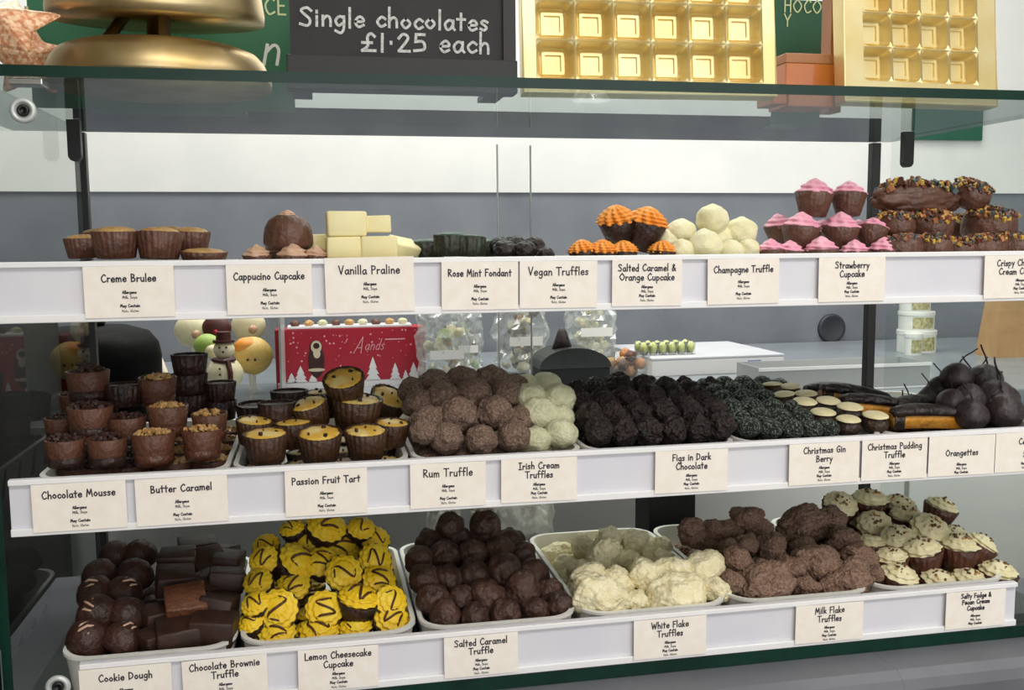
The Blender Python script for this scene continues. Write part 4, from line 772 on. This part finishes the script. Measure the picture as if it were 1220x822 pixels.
# acrylic stand with lollies, snowman among them
mat('hat_brown', '4a1f1a', .5); mat('yellow_choc', 'e3b64a', .5, 'e9cf8c', 30); mat('green_choc', '8fae4a', .5, 'a9c267', 30); mat('cream_choc', 'ece4c0', .5, 'e2d8ae', 30); mat('stick', 'eee8da', .6); mat('black_trim', '2a1a17', .6)
sx = W0(276, 484)
st = thing('lolly_stand', (sx.x, sx.y, ZW), 'clear acrylic stand of chocolate lollies beside the red gift box', 'stand')
MB().box((-.085, -.02, 0), (.085, .2, .0115)).build('base', 'acrylic', st, bevel=.001)
MB().box((-.085, .197, .012), (.085, .2, .17)).build('back_plate', 'acrylic', st)
MB().box((.086, -.02, .0125), (.0895, .2, .17)).build('end_plate', mat('plate_edge', 'a9aea8', .3), st)
def lolly(px, py, kind_, label, yo):
    p = at(px, py, sx.y+yo); z = p.z-ZW-.012
    z /= 1.45; t = thing('lolly', (p.x, sx.y+yo, ZW+.0125), label, 'lolly', 'chocolate lollies in the acrylic stand', (0, 0, 0), 1.45)
    MB().tube([(0, 0, 0), (0, 0, z)], .0022, 8).build('stick', 'stick', t)
    def ball(name, m_, r, dz, dx=0, dy=0, sc=(1, 1, 1)):
        o = lump(3, .04, 1.5, 0, 3, 2, sc).build(name, m_, t, smooth=True); o.location = (dx, dy, z+dz); o.scale = (2*r,)*3; return o
    if kind_ == 'snowman':
        ball('body', 'cream_choc', .0215, -.006); ball('head', 'cream_choc', .0125, .024, 0, -.003)
        MB().lathe([(0, 0), (.013, 0), (.013, .003), (.009, .003), (.0085, .013), (0, .013)], 20).build('hat', 'hat_brown', t, loc=(0, -.003, z+.033))
        MB().tube([(-.0125, -.008, z+.013), (0, -.016, z+.011), (.0125, -.008, z+.013)], .0032, 6).tube([(.005, -.016, z+.012), (.008, -.021, z-.002), (.008, -.021, z-.013)], .0034, 6).build('scarf', 'hat_brown', t)
        for k, (dx, dz) in enumerate(((-.004, .028), (.004, .028), (0, .0225))): ball('eye' if k < 2 else 'nose', 'black_trim', .0013, dz, dx, -.0155)
        for dz in (.003, -.004, -.012): ball('button', 'black_trim', .0014, dz, -.004, -.0215)
    elif kind_ == 'yellow': ball('head', 'yellow_choc', .024, 0, 0, 0, (1, .8, 1)); ball('cap', 'orange_cream', .015, .012, -.007, -.004, (1.1, .8, .8)); ball('eye', 'black_trim', .0016, -.003, -.006, -.019); ball('eye', 'black_trim', .0016, -.003, .003, -.0195)
    elif kind_ == 'green': ball('head', 'green_choc', .0165, 0, 0, 0, (1, .8, .9)); ball('face', 'cream_choc', .009, -.006, .006, -.008)
    elif kind_ == 'brown': ball('head', 'hat_brown', .0185, 0, 0, 0, (1, .7, .9)); ball('nose', 'red_card', .003, -.004, 0, -.013)
    else: ball('head', 'cream_choc', .022, 0, 0, 0, (1, .7, 1)); ball('cheek', 'beige_cream', .006, -.004, .006, -.012)
lolly(268, 440, 'snowman', 'snowman lolly with brown hat and scarf, in the acrylic stand', 0)
lolly(302, 424, 'yellow', 'yellow lolly with an orange cap, in the acrylic stand', 0.06)
lolly(247, 412, 'green', 'small green lolly above the snowman, in the acrylic stand', 0.055)
lolly(258, 391, 'brown', 'dark brown lolly rising over the snowman, in the acrylic stand', 0.11)
lolly(229, 394, 'cream', 'plain cream lolly at the outer end of the acrylic stand', 0.12)
lolly(296, 388, 'cream', 'plain cream lolly above the yellow one, in the acrylic stand', 0.15)

# black rounded canister, paper cone and the tall black unit at the end of the counter
mat('gloss_black', '030303', .5, spec=.08); mat('matt_black', '0f1110', .6); mat('paper_cream', 'e4d9c6', .8, 'd8ccb6', 60)
p = at(116, 500, 1.66); p.z = ZW; cn = thing('black_canister', p, 'glossy black round-shouldered canister at the end of the back counter', 'canister')
MB().lathe([(0, 0), (.098, 0), (.102, .006), (.104, .105), (.1, .128), (.086, .146), (.055, .156), (0, .158)], 48).build('body', 'gloss_black', cn, smooth=True)
MB().lathe([(0, .157), (.018, .157), (.02, .162), (.012, .17), (0, .172)], 24).build('lid_knob', 'gloss_black', cn, smooth=True)
MB().box((-.012, -.1065, .088), (.012, -.102, .094)).build('badge', 'chrome', cn)
p = W0(190, 470); pc = thing('paper_cone', p, 'cream paper cone standing beside the black canister', 'cone')
MB().lathe([(.03, 0), (.031, .002), (.004, .085), (0, .086)], 24).build('cone', 'paper_cream', pc, smooth=True)
MB().lathe([(.0315, 0), (.033, .001), (.0325, .006), (.03, .006)], 24).build('cone_rim', 'white_print', pc, smooth=True)
tu = thing('black_fridge', (-.72, 1.29, 0), 'tall black drinks fridge beside the display cabinet', 'fridge')
MB().box((-.34, -.26, .06), (.34, .26, CZ-.085)).build('body', 'matt_black', tu, bevel=.006)
MB().box((-.32, -.272, .12), (.32, -.262, CZ-.12)).build('door', 'gloss_black', tu, bevel=.004)
MB().box((-.29, -.29, .6), (-.27, -.273, .95)).build('handle', 'chrome', tu)
MB().box((-.33, -.24, 0), (.33, .25, .06)).build('plinth', 'matt_black', tu)

# cellophane bags of mixed sweets
mat('bag_label', 'f0efe9', .6)
def bag(px, py, w, h, label, seed, cols, top=True):
    p = W0(px, py); t = thing('cellophane_bag', p, label, 'bag', 'cellophane bags on the back counter'); rnd = random.Random(seed)
    prof = [(0, 0), (.46, .0), (.5, .06), (.5, .45), (.44, .68), (.16, .8), (.12, .82), (.3, .95), (.34, 1.0)]
    m = MB().lathe([(r*w, z*h) for r, z in [(0, 0)]+[(.45+.03*math.sin(.9*q), .03+.62*q/14) for q in range(15)]+prof[4:]], 44, lambda th, q: 1+.09*math.sin(5*th+seed+6*q)+.06*math.sin(11*th+9*q))
    m.v = [(x+.1*w*noise.noise(Vector((x, y, z))*55+Vector((seed, 0, 0))), y*.75+.12*w*noise.noise(Vector((x, y, z))*70+Vector((0, seed, 5))), z) for x, y, z in m.v]; m.build('wrapper', 'cellophane', t)
    MB().lathe([(.15*w, .79*h), (.165*w, .81*h), (.15*w, .83*h)], 20).build('tie', 'gold', t, smooth=True)
    k = 0
    for lev in range(5):
        for q in range(7):
            a = rnd.uniform(0, 6.28); r = w*rnd.uniform(.05, .34); s = w*.2*rnd.uniform(.85, 1.15)
            o = lump(2, .3, 1.8, .1, 4, q+lev, (1, rnd.uniform(.5, 1), rnd.uniform(.5, 1))).build('sweet', cols[rnd.randrange(len(cols))], t, smooth=True); o.location = (r*math.cos(a), r*.7*math.sin(a), max(w*.16, w*.12+(lev+rnd.uniform(-.4, .4))*h*.115)); o.rotation_euler = (a, r*90, a*2); o.scale = (s, s, s)
    MB().box((-.3*w, -.39*w, h*.28), (.3*w, -.385*w, h*.36)).build('paper_label', 'bag_label', t)
MX = ['ivory', 'milk_choc', 'green_choc', 'irish', 'white_flake', 'creme_top']
bag(530, 462, .11, .22, 'cellophane bag of mixed sweets right beside the red gift box', 1, MX)
bag(556, 450, .07, .2, 'smaller cellophane bag of mixed sweets behind the larger two', 5, ['irish', 'green_choc', 'milk_choc'])
bag(622, 446, .12, .24, 'cellophane bag of gold and brown sweets next to the domed black box', 2, ['creme_top', 'irish', 'milk_choc', 'white_flake'])
bag(704, 434, .125, .25, 'cellophane bag of pale sweets standing behind the domed black box', 3, ['irish', 'white_flake', 'cream_choc'])

p = W0(686, 466); t = thing('domed_box', p, 'black box with domed lid and a dark spire, in front of the bags', 'box', None, (0, 0, 0), 1.3)
MB().box((-.053, 0, 0), (.053, .07, .034)).build('box_body', 'matt_black', t, bevel=.002)
pts = [(.055*math.cos(a), .034+.03*math.sin(a)) for a in [math.pi*k/16 for k in range(17)]]
prism(pts, -.001, .071).build('domed_lid', mat('lid_black', '222523', .35, '2e322f', 20), t)
MB().lathe([(0, 0), (.016, 0), (.011, .014), (.007, .026), (.002, .032), (0, .033)], 16).build('spire', 'black_choc', t, loc=(-.012, .034, .06), smooth=True)
p = W0(745, 450); t = thing('sweet_tub', p, 'small clear tub of caramel pieces next to the domed black box', 'tub', None, (0, 0, 0), 1.3)
MB().lathe([(0, 0), (.034, 0), (.04, .036), (.042, .036), (.042, .039), (.0385, .039), (.033, .003), (0, .003)], 32).build('clear_tub', 'acrylic', t, smooth=True)
for k in range(12):
    o = lump(2, .2, 1.8, 0, 3, k).build('caramel_piece', ['creme_top', 'milk_choc', 'bit_orange'][k % 3], t, smooth=True); a = k*2.4; r = .012+.012*(k % 2); o.location = (r*math.cos(a), r*math.sin(a), .012+.012*(k//5)); o.scale = (.019,)*3
mat('box_white', 'eceae8', .5); mat('box_grey_top', 'c3c6ca', .45, 'ccced2', 10); mat('label_blue', '6f7fb5', .6); mat('pot_yellow', 'd9d98c', .4, 'b9c45c', 40)
a = W0(776, 449); b = W0(934, 443); ln = b.x-a.x
t = thing('flat_white_box', ((a.x+b.x)/2, a.y, ZW), 'large flat white cake box on the back counter', 'box', None, (0, 0, math.radians(1)))
MB().box((-ln/2, 0, 0), (ln/2, .28, .034)).build('box_base', 'box_white', t, bevel=.002)
MB().box((-ln/2-.001, -.001, .0343), (ln/2+.001, .281, .040)).build('box_lid', 'box_grey_top', t, bevel=.002)
MB().box((ln/2-.085, -.0016, .006), (ln/2-.055, -.0004, .028)).build('sticker', 'label_blue', t)
for i in range(6):
    for j in range(2):
        x = a.x+.0+i*.0215; q = (x, a.y+.05+j*.034, ZW+.0404)
        t = thing('sweet_pot', q, 'clear pot of yellow-green sweets on the flat white box, %s in the %s row' % (ORD[i], 'front' if j == 0 else 'rear'), 'pot', 'clear pots on the flat white box')
        MB().lathe([(0, 0), (.009, 0), (.0104, .027), (.0100, .027), (.0087, .001), (0, .001)], 20).build('pot', 'acrylic', t, smooth=True)
        lump(2, .2, 2.4, 0, 3, i+j*6).build('sweet_filling', 'pot_yellow', t, smooth=True, loc=(0, 0, .015)).scale = (.0168, .0168, .026)
# tins, kraft bag, cable outlet
mat('tin_white', 'e9eae4', .35, 'dfe1da', 20); mat('tin_label', '8d8a55', .6, 'c9c49a', 120)
p = W0(1104, 421); s = p.y/FPX
def tin(dx, z, r, h, label, dy=0):
    t = thing('tin', (p.x+dx*s, p.y+.05+dy, ZW+z), label, 'tin', 'white tins by the wall')
    MB().lathe([(0, 0), (r, 0), (r, h*.8), (0, h*.8)], 36).build('body', 'tin_white', t)
    MB().lathe([(r+.0012, h*.78), (r+.0016, h*.8), (r+.0016, h*.97), (r, h), (0, h)], 36).build('lid', 'tin_white', t, smooth=False)
    m = MB(); n = 12; v = []
    for k in range(n+1):
        a = math.radians(-135+75*k/n); v += [((r+.0008)*math.cos(a), (r+.0008)*math.sin(a), h*.1), ((r+.0008)*math.cos(a), (r+.0008)*math.sin(a), h*.7)]
    m.add(v, [(2*k, 2*k+2, 2*k+3, 2*k+1) for k in range(n)]).build('label_band', 'tin_label', t)
tin(2, 0, 25*s, 30*s, 'white tin at the bottom of the stack of three'); tin(1, 30.3*s, 23*s, 25*s, 'white tin in the middle of the stack of three'); tin(-2, 55.6*s, 20*s, 22*s, 'white tin on top of the stack of three')
tin(-24, 0, 11*s, 29*s, 'narrow white tin beside the stack of three', -.06)
mat('kraft', 'b89468', .75, 'ae8a5e', 40)
q = W0(1208, 424); t = thing('paper_bag', q, 'brown kraft paper bag on the back counter near the tins', 'bag')
m = MB(); w = .07; h = .15
m.add([(-w, -.03, 0), (w, -.03, 0), (w, .05, 0), (-w, .05, 0), (-w*.86, -.02, h), (w*.86, -.02, h), (w*.86, .03, h), (-w*.86, .03, h), (-w*.98, .008, h*.1), (w*.98, .008, h*.1)],
      [(3, 2, 1, 0), (0, 1, 5, 4), (2, 3, 7, 6), (1, 2, 9), (1, 9, 5), (9, 6, 5), (9, 2, 6), (3, 0, 8), (0, 4, 8), (8, 4, 7), (8, 7, 3)]); m.build('bag_body', 'kraft', t)
MB().tube([(-.025, -.021, h-.003), (-.025, -.024, h+.03), (0, -.026, h+.042), (.025, -.024, h+.03), (.025, -.021, h-.003)], .003).build('handle', 'kraft', t)
p = at(990, 391, 2.499); t = thing('cable_outlet', (p.x, 2.4995, p.z), 'round dark cable outlet on the grey wall', 'outlet')
M = Matrix.Rotation(math.radians(90), 4, 'X')
MB().lathe([(.031, .0), (.041, 0), (.041, .008), (.037, .012), (.031, .008)], 40, M=M).build('ring', mat('outlet_ring', '33363b', .5), t, smooth=True)
MB().lathe([(0, .001), (.0315, .001), (.0315, .004), (0, .004)], 40, M=M).build('cap', mat('outlet_cap', '50535a', .5), t)
mat('lid_white', 'eff0ee', .35)
a, b = at(905, 439, 1.66), at(1108, 439, 1.66); hh = a.z-ZW
t = thing('white_tray', ((a.x+b.x)/2, 1.73, ZW+.0004), 'long white tray on the back counter behind the orangettes', 'tray'); hx = (b.x-a.x)/2
MB().box((-hx, -.07, 0), (hx, .03, .003)).build('floor_panel', 'lid_white', t)
MB().box((-hx-.002, -.0725, hh-.006), (hx+.002, -.0702, hh)).build('rim', 'lid_white', t)
mat('tray_shade', '9fa3a2', .5)  # white tray's sides, greyed to paint the shade below the rim
for lo, hi in (((-hx, .0275, .003), (hx, .03, hh)), ((-hx, -.07, .003), (hx, -.0675, hh)), ((-hx, -.0675, .003), (-hx+.0025, .0275, hh)), ((hx-.0025, -.0675, .003), (hx, .0275, hh))): MB().box(lo, hi).build('side_panel', 'tray_shade', t)
t = thing('black_box', (at(792, 600, 1.245).x, 1.245, FLOORZ[2]+.0004), 'plain black box behind the white flake truffles', 'box')
MB().box((-.033, -.03, 0), (.033, .03, .075)).build('box_base', 'matt_black', t, bevel=.001); MB().box((-.034, -.031, .0753), (.034, .031, .09)).build('box_lid', 'matt_black', t, bevel=.001)
def pouch(px, w, d, h, label, seed, m_):
    q = Vector((at(px, 612, 1.24).x, 1.24, FLOORZ[2]+.0005)); t = thing('cellophane_pouch', q, label, 'pouch', 'pouches behind the bottom tubs')
    m = lump(4, .2, 1.6, .09, 5, seed, (1, 1, 1), -.36); m.v = [(x*w, y*d, (z+.41)*h) for x, y, z in m.v]; m.build('pouch', m_, t, smooth=False)
    MB().box((-w*.2, -.004, h*.88), (w*.2, .004, h*1.02)).build('sealed_top', m_, t)
mat('pouch_white', 'd9d9d2', .3, 'b5b5ad', 50, spec=.7); mat('pouch_dark', '4a4338', .35, '8a8272', 60, spec=.7)
pouch(622, .09, .07, .1, 'crumpled white pouch behind the salted caramel truffles', 3, 'pouch_white'); pouch(530, .045, .06, .1, 'crumpled pale pouch behind the lemon cupcakes', 6, 'pouch_white'); pouch(575, .034, .06, .085, 'dark striped pouch between the two pale pouches', 4, 'pouch_dark')
